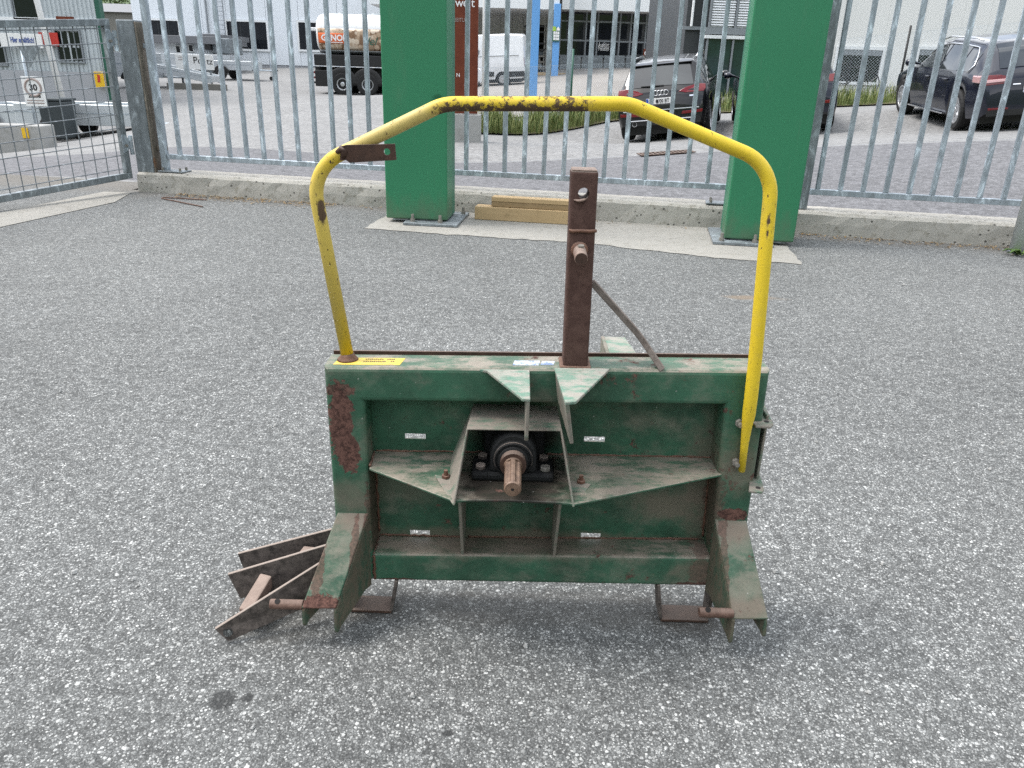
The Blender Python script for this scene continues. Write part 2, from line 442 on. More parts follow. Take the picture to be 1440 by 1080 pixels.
# ---- worn green paint of the implement
def worn_green(name, dust=1.0, rustspots=(), extra_dust=(), grime_and_shade=True):
    t = NT(name)
    n1 = t.smooth(t.noise(6.5, 7, 0.68), 0.3, 0.7); n2 = t.noise(34, 5, 0.7); n3 = t.noise(150, 3, 0.7)
    c = t.mix(n1, (0.008, 0.052, 0.028), (0.021, 0.108, 0.060))
    c = t.mix(t.math('MULTIPLY', t.smooth(n2, 0.48, 0.72), 0.5), c, (0.06, 0.125, 0.08))          # chalking
    up = t.upness()
    # dust film, heavier on faces that look up
    film = t.math('ADD', t.math('MULTIPLY', t.smooth(t.noise(9, 6, 0.68, t.vec((1, 1, 1.4))), 0.46, 0.78), 0.5), 0.06)
    dcol = t.mix(t.noise(40, 4, 0.7), (0.17, 0.14, 0.11), (0.32, 0.285, 0.235))
    c = t.mix(t.math('MULTIPLY', film, dust), c, dcol)
    wear = t.smooth(t.math('ADD', t.math('MULTIPLY', t.noise(17, 7, 0.72, t.vec((0.6, 1.6, 1.0))), 1.0), t.math('MULTIPLY', n3, 0.18)), 0.50, 0.70)
    upm = t.math('MULTIPLY', t.smooth(up, 0.25, 0.75), t.math('ADD', t.math('MULTIPLY', t.math('SUBTRACT', 1.0, wear), 0.9), 0.1))
    c = t.mix(t.math('MULTIPLY', upm, 0.95 * min(1, dust + 0.1)), c, dcol)
    for ctr, rad, amt in extra_dust:
        c = t.mix(t.math('MULTIPLY', t.blob(ctr, rad, 22, 0.75, 0.35, 1.2), amt), c, (0.17, 0.135, 0.105))
    if grime_and_shade:
        c = t.mix(t.math('MULTIPLY', t.math('MAXIMUM', t.blob((0.01, 1.38, 0.38), (0.12, 0.17, 0.05), 25, 0.5, 0.6, 1.15), t.blob((0.01, 1.51, 0.43), (0.10, 0.05, 0.085), 25, 0.4, 0.6, 1.15)), 0.92), c, (0.018, 0.014, 0.011))  # oily shelf dirt, plus recess shade under the guard painted onto the back plate
    # splashes
    sp = t.math('SUBTRACT', 1.0, t.smooth(t.voro(30), 0.02, 0.06))
    c = t.mix(t.math('MULTIPLY', sp, 0.5), c, (0.45, 0.45, 0.42))
    rc = t.mix(t.smooth(t.noise(120, 6, 0.75), 0.35, 0.65), (0.04, 0.018, 0.014), (0.15, 0.075, 0.058))
    rsum = t.smooth(t.math('ADD', t.noise(24, 6, 0.75), t.math('MULTIPLY', t.noise(3.0, 3, 0.5), 0.5)), 0.86, 0.96)
    for ctr, rad, amt in rustspots:
        rsum = t.math('MAXIMUM', rsum, t.math('MULTIPLY', t.blob(ctr, rad, 70, 0.75, 0.80, 0.92), amt))
    c = t.mix(rsum, c, rc)
    r = t.math('ADD', 0.5, t.math('MULTIPLY', t.math('MAXIMUM', rsum, film), 0.4))
    nm = t.bump(t.math('ADD', t.math('ADD', n2, t.math('MULTIPLY', n3, 0.6)), t.math('MULTIPLY', rsum, -0.8)), 0.22, 0.0025)
    return t.fin(c, r, 0, nm, 0.35)
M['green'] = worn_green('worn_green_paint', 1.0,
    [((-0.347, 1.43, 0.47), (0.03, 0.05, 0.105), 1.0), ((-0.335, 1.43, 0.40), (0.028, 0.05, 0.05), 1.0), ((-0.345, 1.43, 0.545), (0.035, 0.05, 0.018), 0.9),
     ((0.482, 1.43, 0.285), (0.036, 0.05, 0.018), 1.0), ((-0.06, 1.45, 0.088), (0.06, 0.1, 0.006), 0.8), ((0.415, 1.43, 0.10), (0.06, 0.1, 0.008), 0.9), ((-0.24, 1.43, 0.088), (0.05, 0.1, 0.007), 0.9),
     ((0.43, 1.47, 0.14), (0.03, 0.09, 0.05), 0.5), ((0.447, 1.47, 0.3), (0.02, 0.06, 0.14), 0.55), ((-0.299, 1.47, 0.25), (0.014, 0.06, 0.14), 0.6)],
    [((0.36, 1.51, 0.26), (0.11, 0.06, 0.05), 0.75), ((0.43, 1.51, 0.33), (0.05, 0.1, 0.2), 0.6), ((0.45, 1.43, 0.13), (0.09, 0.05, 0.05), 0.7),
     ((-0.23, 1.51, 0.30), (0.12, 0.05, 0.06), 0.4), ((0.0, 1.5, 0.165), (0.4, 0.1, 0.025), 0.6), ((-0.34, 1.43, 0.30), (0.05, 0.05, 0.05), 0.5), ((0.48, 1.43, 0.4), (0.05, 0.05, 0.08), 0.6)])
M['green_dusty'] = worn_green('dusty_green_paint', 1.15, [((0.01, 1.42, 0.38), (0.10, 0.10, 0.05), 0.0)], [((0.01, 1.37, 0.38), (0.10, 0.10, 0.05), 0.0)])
M['green_bracket'] = worn_green('scuffed_green_paint', 0.75,
    [((-0.385, 1.315, 0.095), (0.06, 0.05, 0.03), 1.0), ((-0.30, 1.43, 0.24), (0.012, 0.03, 0.2), 0.7), ((0.46, 1.43, 0.25), (0.012, 0.03, 0.2), 0.6), ((-0.40, 1.375, 0.18), (0.016, 0.09, 0.12), 0.7), ((-0.325, 1.375, 0.18), (0.010, 0.09, 0.12), 0.7), ((0.463, 1.375, 0.18), (0.010, 0.09, 0.12), 0.6)], [((0.48, 1.42, 0.25), (0.07, 0.03, 0.03), 0.9), ((-0.335, 1.42, 0.25), (0.07, 0.03, 0.03), 0.9), ((0.50, 1.33, 0.12), (0.07, 0.03, 0.03), 0.8), ((-0.31, 1.39, 0.14), (0.012, 0.1, 0.1), 0.7), ((0.45, 1.39, 0.14), (0.012, 0.1, 0.1), 0.7)])
# dust and dried mud on sheet metal
def sheet_dusty(name, a=(0.22, 0.195, 0.165), b=(0.05, 0.13, 0.085), k=(0.45, 0.7), edge=0.25):
    t = NT(name)
    n = t.noise(20, 7, 0.74, t.vec((1, 2.2, 0.8)))
    c = t.mix(t.noise(28, 5, 0.7), tuple(x * 0.62 for x in a), tuple(x * 1.25 for x in a))
    c = t.mix(t.math('MULTIPLY', t.smooth(n, *k), 0.85), c, b)
    c = t.mix(t.math('MULTIPLY', t.smooth(t.noise(60, 6, 0.75), 0.56, 0.68), edge), c, (0.12, 0.06, 0.038))
    return t.fin(c, 0.8, 0, t.bump(t.noise(90, 5, 0.7), 0.25, 0.002), 0.25)
M['dusty_sheet'] = sheet_dusty('dusty_green_sheet')
M['grimy_sheet'] = sheet_dusty('grimy_green_sheet', (0.115, 0.10, 0.072), (0.028, 0.075, 0.048), (0.42, 0.66), 0.6)
M['pale_sheet'] = sheet_dusty('scuffed_pale_green_sheet', (0.30, 0.285, 0.25), (0.085, 0.20, 0.145), (0.40, 0.62), 0.4)

def rust(name, a, b, sc=30, dustv=0.2, rough=0.85):
    t = NT(name)
    c = t.mix(t.smooth(t.noise(sc, 7, 0.75), 0.32, 0.68), a, b)
    c = t.mix(t.math('MULTIPLY', t.smooth(t.noise(sc * 3.1, 4, 0.7), 0.55, 0.75), 0.6), c, tuple(x * 0.45 for x in a))
    c = t.mix(t.math('MULTIPLY', t.smooth(t.upness(), 0.3, 0.9), dustv), c, (0.30, 0.25, 0.215))
    return t.fin(c, rough, 0.1, t.bump(t.noise(sc * 4, 5, 0.7), 0.35, 0.002), 0.25)
M['mast'] = rust('brown_primer_mast', (0.062, 0.033, 0.027), (0.100, 0.058, 0.047), 40, 0.7)
M['rust_dark'] = rust('dark_rusty_steel', (0.045, 0.028, 0.022), (0.085, 0.048, 0.035), 26, 0.35)
M['rust_pink'] = rust('dusty_rust', (0.13, 0.08, 0.062), (0.27, 0.19, 0.155), 30, 0.5)
M['rust_pin'] = rust('rusty_pin_steel', (0.085, 0.048, 0.036), (0.17, 0.105, 0.082), 40, 0.25)
M['steel_grime'] = rust('grimy_flat_steel', (0.045, 0.038, 0.034), (0.15, 0.125, 0.11), 48, 0.85)
M['strut'] = rust('bare_strut_steel', (0.11, 0.09, 0.078), (0.2, 0.17, 0.15), 40, 0.3)
M['shaft'] = rust('splined_shaft_steel', (0.085, 0.05, 0.035), (0.20, 0.13, 0.09), 45, 0.2, 0.55)
M['weld'] = rust('weld_rust', (0.10, 0.05, 0.035), (0.17, 0.09, 0.06), 60, 0.2)
M['black_cast'] = simple('black_cast_iron', (0.006, 0.0065, 0.007), 0.75, 0.1, 0.4, 20, 0.3, 160)
M['bolt'] = simple('dusty_bolt_steel', (0.24, 0.225, 0.2), 0.6, 0.4, 0.35, 60, 0.2, 200)
M['hole'] = simple('bore_shadow_steel', (0.01, 0.008, 0.007), 0.9, 0, 0.2)

# ---- yellow chipped paint
t = NT('chipped_yellow_paint')
n1 = t.noise(8, 5, 0.6)
c = t.mix(n1, (0.52, 0.36, 0.012), (0.72, 0.53, 0.028))
fade = t.math('MAXIMUM', t.blob((-0.24, 1.47, 1.05), (0.13, 0.1, 0.06), 12, 0.5, 0.6, 1.3), t.math('MULTIPLY', t.blob((-0.37, 1.47, 0.80), (0.05, 0.2, 0.2), 9, 0.6, 0.6, 1.3), 0.6))
c = t.mix(t.math('MULTIPLY', fade, 0.7), c, (0.46, 0.37, 0.17))
c = t.mix(t.math('MULTIPLY', t.smooth(t.noise(26, 7, 0.75), 0.5, 0.75), 0.35), c, (0.34, 0.26, 0.09))
sp = t.n('ShaderNodeSeparateXYZ'); t.l(t.obj, sp.inputs[0])
top = t.math('MULTIPLY', t.smooth(sp.outputs[0], -0.20, -0.12), t.math('SUBTRACT', 1.0, t.smooth(sp.outputs[0], 0.09, 0.155)))
top = t.math('MULTIPLY', top, t.smooth(sp.outputs[2], 1.05, 1.08))
ramp_x = t.math('MULTIPLY', t.smooth(sp.outputs[0], -0.10, 0.08), 0.06)
under = t.math('SUBTRACT', 1.0, t.smooth(sp.outputs[2], 1.085, 1.10))
chip_n = t.math('ADD', t.math('ADD', t.math('MULTIPLY', t.noise(110, 8, 0.8, t.vec((0.7, 1, 0.7))), 0.8), t.math('MULTIPLY', t.noise(22, 4, 0.6), 0.28)), t.math('MULTIPLY', top, t.math('ADD', t.math('ADD', 0.085, ramp_x), t.math('MULTIPLY', under, 0.13))))
fine = t.math('MULTIPLY', t.smooth(t.noise(150, 5, 0.7, t.vec((1, 1, 0.45))), 0.62, 0.66), t.smooth(t.noise(9, 4, 0.6), 0.38, 0.50))
scr = t.math('MAXIMUM', t.blob((0.462, 1.45, 0.90), (0.006, 0.03, 0.05), 60, 0.5, 0.7, 0.9), t.math('MAXIMUM', t.blob((-0.365, 1.45, 0.895), (0.012, 0.03, 0.035), 60, 0.5, 0.6, 0.85), t.blob((0.475, 1.45, 0.79), (0.006, 0.03, 0.03), 60, 0.5, 0.7, 0.9)))
chips = t.math('MAXIMUM', t.math('MAXIMUM', t.smooth(chip_n, 0.675, 0.70), fine), scr)
c = t.mix(t.math('MULTIPLY', t.smooth(chip_n, 0.57, 0.69), 0.3), c, (0.25, 0.16, 0.05))
c = t.mix(chips, c, t.mix(t.noise(70, 4, 0.7), (0.026, 0.016, 0.01), (0.13, 0.08, 0.045)))
M['yellow'] = t.fin(c, t.math('ADD', 0.5, t.math('MULTIPLY', chips, 0.35)), 0, t.bump(t.math('MULTIPLY', chips, -1.0), 0.5, 0.0015), 0.4)

# ---- sticker prints (flat print)
t = NT('yellow_sticker_print')
v = t.vec((1, 1, 1))
sp = t.n('ShaderNodeSeparateXYZ'); t.l(t.obj, sp.inputs[0])
c = t.mix(t.smooth(t.noise(30, 5, 0.7), 0.45, 0.75), (0.60, 0.44, 0.06), (0.36, 0.26, 0.11))
M['sticker_y'] = t.fin(c, 0.55)
t = NT('torn_blue_white_sticker')
c = t.mix(t.smooth(t.noise(50, 4, 0.7), 0.48, 0.55), (0.46, 0.50, 0.54), (0.16, 0.22, 0.34))
M['sticker_b'] = t.fin(c, 0.5)

# ---- wood
def wood(name, a, b):
    t = NT(name); v = t.vec((1.6, 14, 14))
    n = t.noise(3, 5, 0.6, v, 0.8)
    c = t.mix(n, a, b)
    c = t.mix(t.math('MULTIPLY', t.smooth(t.noise(6, 5, 0.7), 0.55, 0.75), 0.35), c, tuple(x * 0.6 for x in a))
    return t.fin(c, 0.75, 0, t.bump(n, 0.3, 0.003), 0.25)
M['wood'] = wood('sawn_spruce', (0.36, 0.25, 0.13), (0.50, 0.37, 0.21))
M['wood_b'] = wood('weathered_spruce', (0.21, 0.145, 0.08), (0.36, 0.26, 0.14))

# ---- buildings, vehicles
def panelled(name, col, pitch=0.25, depth=1.0, var=0.06):
    t = NT(name); sp = t.n('ShaderNodeSeparateXYZ'); t.l(t.obj, sp.inputs[0])
    c = t.mix(t.noise(0.6, 4, 0.6, t.vec((1, 1, 0.3))), tuple(x * (1 - var) for x in col), tuple(min(1, x * (1 + var)) for x in col))
    c = t.mix(t.math('MULTIPLY', t.smooth(t.noise(2.5, 6, 0.7, t.vec((1, 1, 0.12))), 0.55, 0.8), 0.18), c, tuple(x * 0.6 for x in col))
    return t.fin(c, 0.55, 0, t.bump(t.noise(30, 3, 0.5), 0.05, 0.004), 0.3)
M['white_wall'] = panelled('white_cladding', (0.70, 0.74, 0.78))
M['white_render'] = panelled('white_render', (0.72, 0.72, 0.70), var=0.05)
M['grey_wall'] = panelled('grey_cladding', (0.40, 0.40, 0.38))
M['corrugated'] = panelled('pale_corrugated_steel', (0.46, 0.50, 0.52), var=0.1)
M['grey_plinth'] = panelled('grey_base_wall', (0.34, 0.35, 0.37), var=0.12)
M['roof_grey'] = simple('grey_roof_edge', (0.15, 0.155, 0.165), 0.6, 0, 0.1)
M['white_trim'] = simple('white_trim', (0.72, 0.74, 0.75), 0.5, 0, 0.05)
M['dark_frame'] = simple('dark_window_frame', (0.030, 0.034, 0.038), 0.5, 0, 0.1)
M['alu_frame'] = simple('grey_aluminium_frame', (0.22, 0.24, 0.26), 0.45, 0.2, 0.1)
M['steel_blue'] = simple('light_blue_steel', (0.13, 0.34, 0.68), 0.5, 0, 0.07)
M['green_trim'] = simple('dark_green_trim', (0.012, 0.085, 0.055), 0.5, 0, 0.15)
M['green_board'] = simple('green_board', (0.008, 0.10, 0.045), 0.5, 0, 0.1)
M['lime'] = simple('lime_sticker', (0.35, 0.55, 0.08), 0.5, 0, 0.1)
def glass(name, col, rough=0.06, spec=0.6):
    t = NT(name); n = t.noise(2.5, 4, 0.6)
    c = t.mix(n, tuple(x * 0.6 for x in col), tuple(x * 1.5 for x in col))
    m = t.fin(c, rough, 0, t.bump(t.noise(1.2, 2, 0.5), 0.03, 0.02), spec); return m
M['glass_dark'] = glass('dark_window_glass', (0.008, 0.010, 0.013))
M['glass_green'] = glass('greenish_shop_glass', (0.018, 0.04, 0.036))
M['glass_car'] = glass('car_glass', (0.02, 0.024, 0.026), 0.03, 0.9)
t = NT('window_blind'); sp = t.n('ShaderNodeSeparateXYZ'); t.l(t.obj, sp.inputs[0])
M['blind'] = t.fin((0.74, 0.76, 0.78), 0.6)
M['corten'] = rust('rust_brown_sign_steel', (0.115, 0.028, 0.014), (0.155, 0.042, 0.02), 5, 0.0, 0.7)
M['print_white'] = simple('white_lettering', (0.78, 0.78, 0.78), 0.5, 0, 0.02)
M['print_grey'] = simple('grey_lettering', (0.30, 0.24, 0.22), 0.5, 0, 0.02)
M['print_black'] = simple('black_lettering', (0.015, 0.015, 0.018), 0.5, 0, 0.02)
M['print_blue'] = simple('blue_lettering', (0.05, 0.09, 0.28), 0.5, 0, 0.02)
M['sign_white'] = simple('white_sign_face', (0.74, 0.74, 0.73), 0.45, 0, 0.05)
M['sign_red'] = simple('red_sign_face', (0.45, 0.03, 0.02), 0.5, 0, 0.4, 12)
M['sign_yellow'] = simple('yellow_sign_face', (0.68, 0.42, 0.015), 0.5, 0, 0.1)
M['orange'] = simple('orange_logo_field', (0.72, 0.16, 0.05), 0.5, 0, 0.05)
M['plate_blue'] = simple('plate_blue_band', (0.02, 0.08, 0.42), 0.5, 0, 0.03)
def paint(name, col, coat=0.8, rough=0.3, metal=0.2):
    t = NT(name)
    m = t.fin(t.mix(t.noise(3, 3, 0.5), tuple(x * 0.9 for x in col), tuple(x * 1.1 for x in col)), rough, metal, None, 0.25)
    t.b.inputs['Coat Weight'].default_value = coat; t.b.inputs['Coat Roughness'].default_value = 0.03
    return m
M['car_black'] = paint('black_car_paint', (0.003, 0.0033, 0.004), 0.6, 0.35, 0)
M['car_navy'] = paint('dark_blue_car_paint', (0.004, 0.006, 0.015), 0.65, 0.35, 0)
M['car_white'] = paint('white_van_paint', (0.74, 0.76, 0.78), 0.6, 0.35, 0)
M['plastic'] = simple('black_plastic', (0.008, 0.008, 0.0085), 0.6, 0, 0.2)
M['tyre'] = simple('tyre_rubber', (0.010, 0.010, 0.0105), 0.8, 0, 0.2, 20)
M['rim'] = simple('alloy_rim', (0.52, 0.53, 0.55), 0.35, 0.7, 0.1)
M['chrome'] = simple('chrome_trim', (0.75, 0.76, 0.78), 0.15, 1.0, 0.03)
M['lamp_red'] = paint('red_lamp_glass', (0.13, 0.003, 0.006), 0.7, 0.2, 0)
M['lamp_clear'] = paint('clear_lamp_glass', (0.50, 0.30, 0.30), 1.0, 0.2, 0)
M['alu'] = simple('trailer_aluminium', (0.55, 0.585, 0.61), 0.4, 0.45, 0.12, 3)
M['tank_white'] = paint('white_tank_paint', (0.72, 0.73, 0.73), 0.5, 0.35, 0)
M['pole_grey'] = simple('light_grey_pole_paint', (0.66, 0.68, 0.69), 0.5, 0, 0.06)
M['bin'] = simple('dark_bin_plastic', (0.035, 0.045, 0.05), 0.55, 0, 0.15)
M['timber_grey'] = simple('grey_edge_beam', (0.16, 0.155, 0.14), 0.9, 0, 0.25, 5)
t = NT('pellet_photo_print')          # the printed picture on the tank: a heap of beige pellets
vv = t.vec((3.2, 1, 3.2)); vo = t.n('ShaderNodeTexVoronoi'); vo.inputs['Scale'].default_value = 1.6; t.l(vv, vo.inputs['Vector'])
sp = t.n('ShaderNodeSeparateColor'); t.l(vo.outputs['Color'], sp.inputs[0])
c = t.ramp(sp.outputs[0], [(0, (0.42, 0.30, 0.20)), (0.5, (0.60, 0.47, 0.35)), (1, (0.74, 0.64, 0.52))])
c = t.mix(t.smooth(vo.outputs['Distance'], 0.5, 0.75), c, (0.22, 0.13, 0.075))
M['pellets'] = t.fin(c, 0.4)
def leafm(name, a, b):
    t = NT(name); oi = t.n('ShaderNodeNewGeometry')
    c = t.mix(oi.outputs['Random Per Island'], a, b)
    m = t.fin(c, 0.6, 0, None, 0.3)
    t.b.inputs['Transmission Weight'].default_value = 0.0
    return m
M['grass'] = leafm('verge_grass', (0.05, 0.105, 0.022), (0.24, 0.25, 0.09))
M['weed'] = leafm('weed_leaf', (0.035, 0.075, 0.016), (0.09, 0.15, 0.035))
M['leaf'] = leafm('tree_leaf', (0.03, 0.06, 0.012), (0.10, 0.15, 0.03))
M['bark'] = simple('tree_bark', (0.07, 0.05, 0.035), 0.9, 0, 0.3, 8, 0.5, 30)
M['straw'] = leafm('dry_litter', (0.12, 0.075, 0.035), (0.32, 0.22, 0.10))
M['soil'] = simple('verge_soil', (0.10, 0.085, 0.05), 0.95, 0, 0.4, 4, 0.5, 20)
M['hill'] = simple('hillside_grass', (0.055, 0.085, 0.03), 0.95, 0, 0.3, 0.05)
def pavers():
    t = NT('yard_pavers'); b = t.n('ShaderNodeTexBrick'); t.l(t.obj, b.inputs['Vector']); b.inputs['Scale'].default_value = 4.0
    b.inputs['Color1'].default_value = (0.22, 0.205, 0.19, 1); b.inputs['Color2'].default_value = (0.30, 0.28, 0.26, 1); b.inputs['Mortar'].default_value = (0.13, 0.125, 0.11, 1)
    return t.fin(b.outputs['Color'], 0.9)
M['pavers'] = pavers()
# ================================================================== the setting
def tp_fit(pts):
    P = np.array(pts, float); n = len(P)
    def U(r2): return np.where(r2 > 1e-9, r2 * np.log(r2 + 1e-12), 0.0)
    d2 = ((P[:, None, :2] - P[None, :, :2]) ** 2).sum(-1)
    K = U(d2) + np.eye(n) * 0.8
    A = np.zeros((n + 3, n + 3)); A[:n, :n] = K; A[:n, n] = 1; A[:n, n + 1:] = P[:, :2]; A[n, :n] = 1; A[n + 1:, :n] = P[:, :2].T
    w_ = np.linalg.solve(A, np.concatenate([P[:, 2], [0, 0, 0]]))
    def f(x, y):
        x = np.asarray(x, float); y = np.asarray(y, float)
        r2 = (x[..., None] - P[:, 0]) ** 2 + (y[..., None] - P[:, 1]) ** 2
        return U(r2) @ w_[:n] + w_[n] + w_[n + 1] * x + w_[n + 2] * y
    return f
CTRL = [(640, 230, 10.5), (935, 217, 10.3), (1147, 207, 10), (1440, 197, 9.7), (885, 200, 17.3), (965, 187, 17.1), (1162, 184, 15.8),
        (1341, 183, 13.7), (1264, 157, 16.4), (650, 187, 15.5), (860, 171, 20.5), (1000, 160, 22.5), (1160, 151, 21), (1260, 147, 19.5),
        (700, 117, 45), (800, 96, 52), (850, 118, 30), (480, 133, 37), (515, 134, 37), (400, 92, 60), (322, 110, 45), (240, 128, 34),
        (100, 198, 20), (123, 191, 22), (150, 215, 12), (380, 150, 22), (300, 200, 12), (0, 215, 18), (560, 160, 20), (540, 100, 55)]
tp = [tuple(atD(*c)) for c in CTRL]
for X in (-7, -5, -3, -1, 1, 3): tp.append((X, 7.35 - 0.195 * X, -0.02 + max(0, X) * 0.02))
tp += [(5, 6.3, 0.16), (8, 5.8, 0.3), (14, 14, 0.9), (16, 22, 1.3), (30, 20, 1.5), (30, 60, 2.0), (-30, 20, -1.6), (-30, 60, 0.0), (0, 90, 2.5), (-9, 8, -0.35), (-15, 12, -0.8), (-6, 3, -0.02), (12, 2, 0.2)]
_tz = tp_fit(tp)
def TZ(x, y):
    return float(np.clip(_tz(np.array(x), np.array(y)), -2.4, 3.0))
def TZa(x, y): return np.clip(_tz(x, y), -2.4, 3.0)

FTH = math.radians(11.05); FD = np.array([math.cos(FTH), -math.sin(FTH), 0]); FN = np.array([math.sin(FTH), math.cos(FTH), 0])
F0 = np.array([0, 6.828, 0.0])
def FP(s, off=0.0, z=0.0): return F0 + FD * s - FN * off + np.array([0, 0, z])      # along the fence, off = towards the yard

def grid_mesh(xs, ys, zf):
    X, Y = np.meshgrid(xs, ys); Z = zf(X, Y)
    n, m = X.shape
    mb = MB(); mb.v = list(map(tuple, np.stack([X, Y, Z], -1).reshape(-1, 3)))
    mb.f = [(i * m + j, i * m + j + 1, (i + 1) * m + j + 1, (i + 1) * m + j) for i in range(n - 1) for j in range(m - 1)]
    mb.m = [0] * len(mb.f); return mb
# the yard inside the fence
g = grid_mesh(np.linspace(-14, 14, 57), np.linspace(-6, 9.6, 32), lambda X, Y: 0 * X)
keep = [f for f in g.f if all(g.v[i][1] + 0.1953 * g.v[i][0] <= 0.0 for i in f)]
mb = MB(); 
A, B = FP(-12, 0.05), FP(120, 0.05); A0, B0 = FP(-120, 120), FP(120, 120)
A1, B1 = FP(-3.75, 0.05), FP(-3.75, 120)
mb.add([A1, B, B0, B1], [(0, 1, 2, 3)])
A2 = FP(-120, -0.4); A3 = FP(-3.75, -0.4)
mb.add([A2, A3, B1, A0], [(0, 1, 2, 3)])
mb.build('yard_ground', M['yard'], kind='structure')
# land outside the fence, out to the horizon
xs = np.concatenate([np.linspace(-300, -42, 14), np.linspace(-40, 34, 112), np.linspace(37, 300, 14)])
vs_ = np.concatenate([np.linspace(0.0, 30, 61), np.linspace(31, 90, 40), np.linspace(100, 400, 12)])
S, Vv = np.meshgrid(xs, vs_)
PX = F0[0] + FD[0] * S + FN[0] * (Vv - 0.02); PY = F0[1] + FD[1] * S + FN[1] * (Vv - 0.02)
PZ = TZa(PX, PY) + np.where(PY > 95, (PY - 95) * 0.03, 0)
PZ = np.where(Vv < 0.3, np.minimum(PZ, 0.05) - 0.012, PZ - 0.012)
PZ = np.where((Vv <= 0.6) & (S < -3.3), -0.012, PZ)
n_, m_ = S.shape
mb = MB(); mb.v = list(map(tuple, np.stack([PX, PY, PZ], -1).reshape(-1, 3)))
mb.f = [(i * m_ + j, i * m_ + j + 1, (i + 1) * m_ + j + 1, (i + 1) * m_ + j) for i in range(n_ - 1) for j in range(m_ - 1)]
mb.m = [0] * len(mb.f)
mb.build('terrain', M['drive'], kind='structure', smooth=True)

def drape(name, line_a, line_b, mat, nu=80, nv=10, lift=0.006, kind='structure'):
    """sheet between two ground polylines (lists of xy), laid on the land"""
    def samp(L, n):
        L = np.array(L, float); d = np.concatenate([[0], np.cumsum(np.linalg.norm(np.diff(L, axis=0), axis=1))])
        t_ = np.linspace(0, d[-1], n); return np.stack([np.interp(t_, d, L[:, 0]), np.interp(t_, d, L[:, 1])], -1)
    a, b = samp(line_a, nu), samp(line_b, nu)
    W = np.linspace(0, 1, nv)[:, None, None]
    G = a[None] * (1 - W) + b[None] * W
    Z = TZa(G[..., 0], G[..., 1]) + lift
    mb = MB(); mb.v = [(float(G[i, j, 0]), float(G[i, j, 1]), float(Z[i, j])) for i in range(nv) for j in range(nu)]
    mb.f = [(i * nu + j, i * nu + j + 1, (i + 1) * nu + j + 1, (i + 1) * nu + j) for i in range(nv - 1) for j in range(nu - 1)]
    mb.m = [0] * len(mb.f)
    return mb.build(name, mat, kind=kind, smooth=True)
drain = [tuple(atD(*c)[:2]) for c in ((640, 230, 10.5), (780, 222.5, 10.4), (935, 217, 10.3), (1147, 207, 10), (1440, 197, 9.7))]
dl = [(-30.0, 19.5), (-14.0, 15.0), (-5.0, 11.8)] + drain + [(14.0, 8.6)]
near = [tuple(FP(s, -0.32)[:2]) for s in (-30, -12, -5, 0, 3, 6, 14)]
drape('road', near, dl, M['road'], 120, 24, 0.002)
joint = [(x, y + 0.05) for x, y in drain]
drape('road_joint', drain, joint, M['roof_grey'], 60, 2, 0.010)
verge_px = ((630, 190, 14.8), (700, 184, 16.5), (780, 178, 18.5), (860, 171, 20.5), (1000, 160, 22.5), (1080, 155, 22), (1160, 151, 21), (1260, 147, 19.5), (1340, 142, 18.8), (1440, 137, 18.5))
verge = [tuple(atD(*c)[:2]) for c in verge_px]
verge_b = [(x + 0.35, y + 2.1) for x, y in verge]
drape('verge', verge, verge_b, M['soil'], 60, 6, 0.03)
vy = [tuple(atD(x, y, d)[:2]) for x, y, d in ((655, 160, 19), (740, 155, 21), (850, 150, 24), (960, 140, 27))]
vy2 = [(-8.0, 60.0), (2.0, 58.0), (12.0, 56.0), (20.0, 56.0)]
drape('paved_delivery_yard', vy, vy2, M['pavers'], 40, 40, 0.02)

# concrete plinth under the fence
mb = MB(); random.seed(3)
ss = np.linspace(-3.62, 5.2, 90)
prof = []
for s in ss:
    j = lambda a: random.uniform(-a, a)
    prof.append([FP(s, 0.135 + j(0.004), -0.02), FP(s, 0.128 + j(0.006), 0.085 + j(0.01)), FP(s, 0.118 + j(0.006), 0.155 + j(0.005)), FP(s, 0.095 + j(0.006), 0.176 + j(0.004)),
                 FP(s, -0.05, 0.182 + j(0.003)), FP(s, -0.20, 0.178 + j(0.004)), FP(s, -0.27, 0.168), FP(s, -0.30, -0.35)])
k = len(prof[0]); mb.v = [tuple(p) for r in prof for p in r]
mb.f = [(i * k + j, (i + 1) * k + j, (i + 1) * k + j + 1, i * k + j + 1) for i in range(len(ss) - 1) for j in range(k - 1)]
mb.f += [tuple(range(k)), tuple((len(ss) - 1) * k + j for j in reversed(range(k)))]
mb.m = [0] * len(mb.f)
mb.build('concrete_plinth', M['plinth'], smooth=False, tag_=('long low weathered concrete plinth carrying the galvanised fence', 'plinth'))
# pale concrete pad at the foot of the pillars, and the strip under the gate
mb = MB()
pp = [(-1.17, 5.93), (-0.6, 5.80), (0.55, 5.60), (1.38, 5.24), (1.92, 5.12), (1.98, 5.45)]
back = [tuple(FP(s, 0.13)[:2]) for s in (2.15, 1.0, 0, -0.75, -1.0)]
def ragged(poly, amt, step=0.04):
    o = []; random.seed(17); P_ = [np.array(p, float) for p in poly]; off = 0.0
    for i in range(len(P_)):
        a_, b_ = P_[i], P_[(i + 1) % len(P_)]; L_ = np.linalg.norm(b_ - a_); nn_ = np.array([-(b_ - a_)[1], (b_ - a_)[0]]) / max(L_, 1e-6); k_ = max(1, int(L_ / step))
        for j_ in range(k_):
            off = 0.75 * off + random.gauss(0, amt); o.append(tuple(a_ + (b_ - a_) * j_ / k_ + nn_ * off))
    return o
rp = ragged(pp + back + [(-1.12, 6.3)], 0.007)
mb.add([(x, y, 0.004) for x, y in rp], [tuple(range(len(rp)))])
mb.build('concrete_pad', M['pad'], kind='structure')
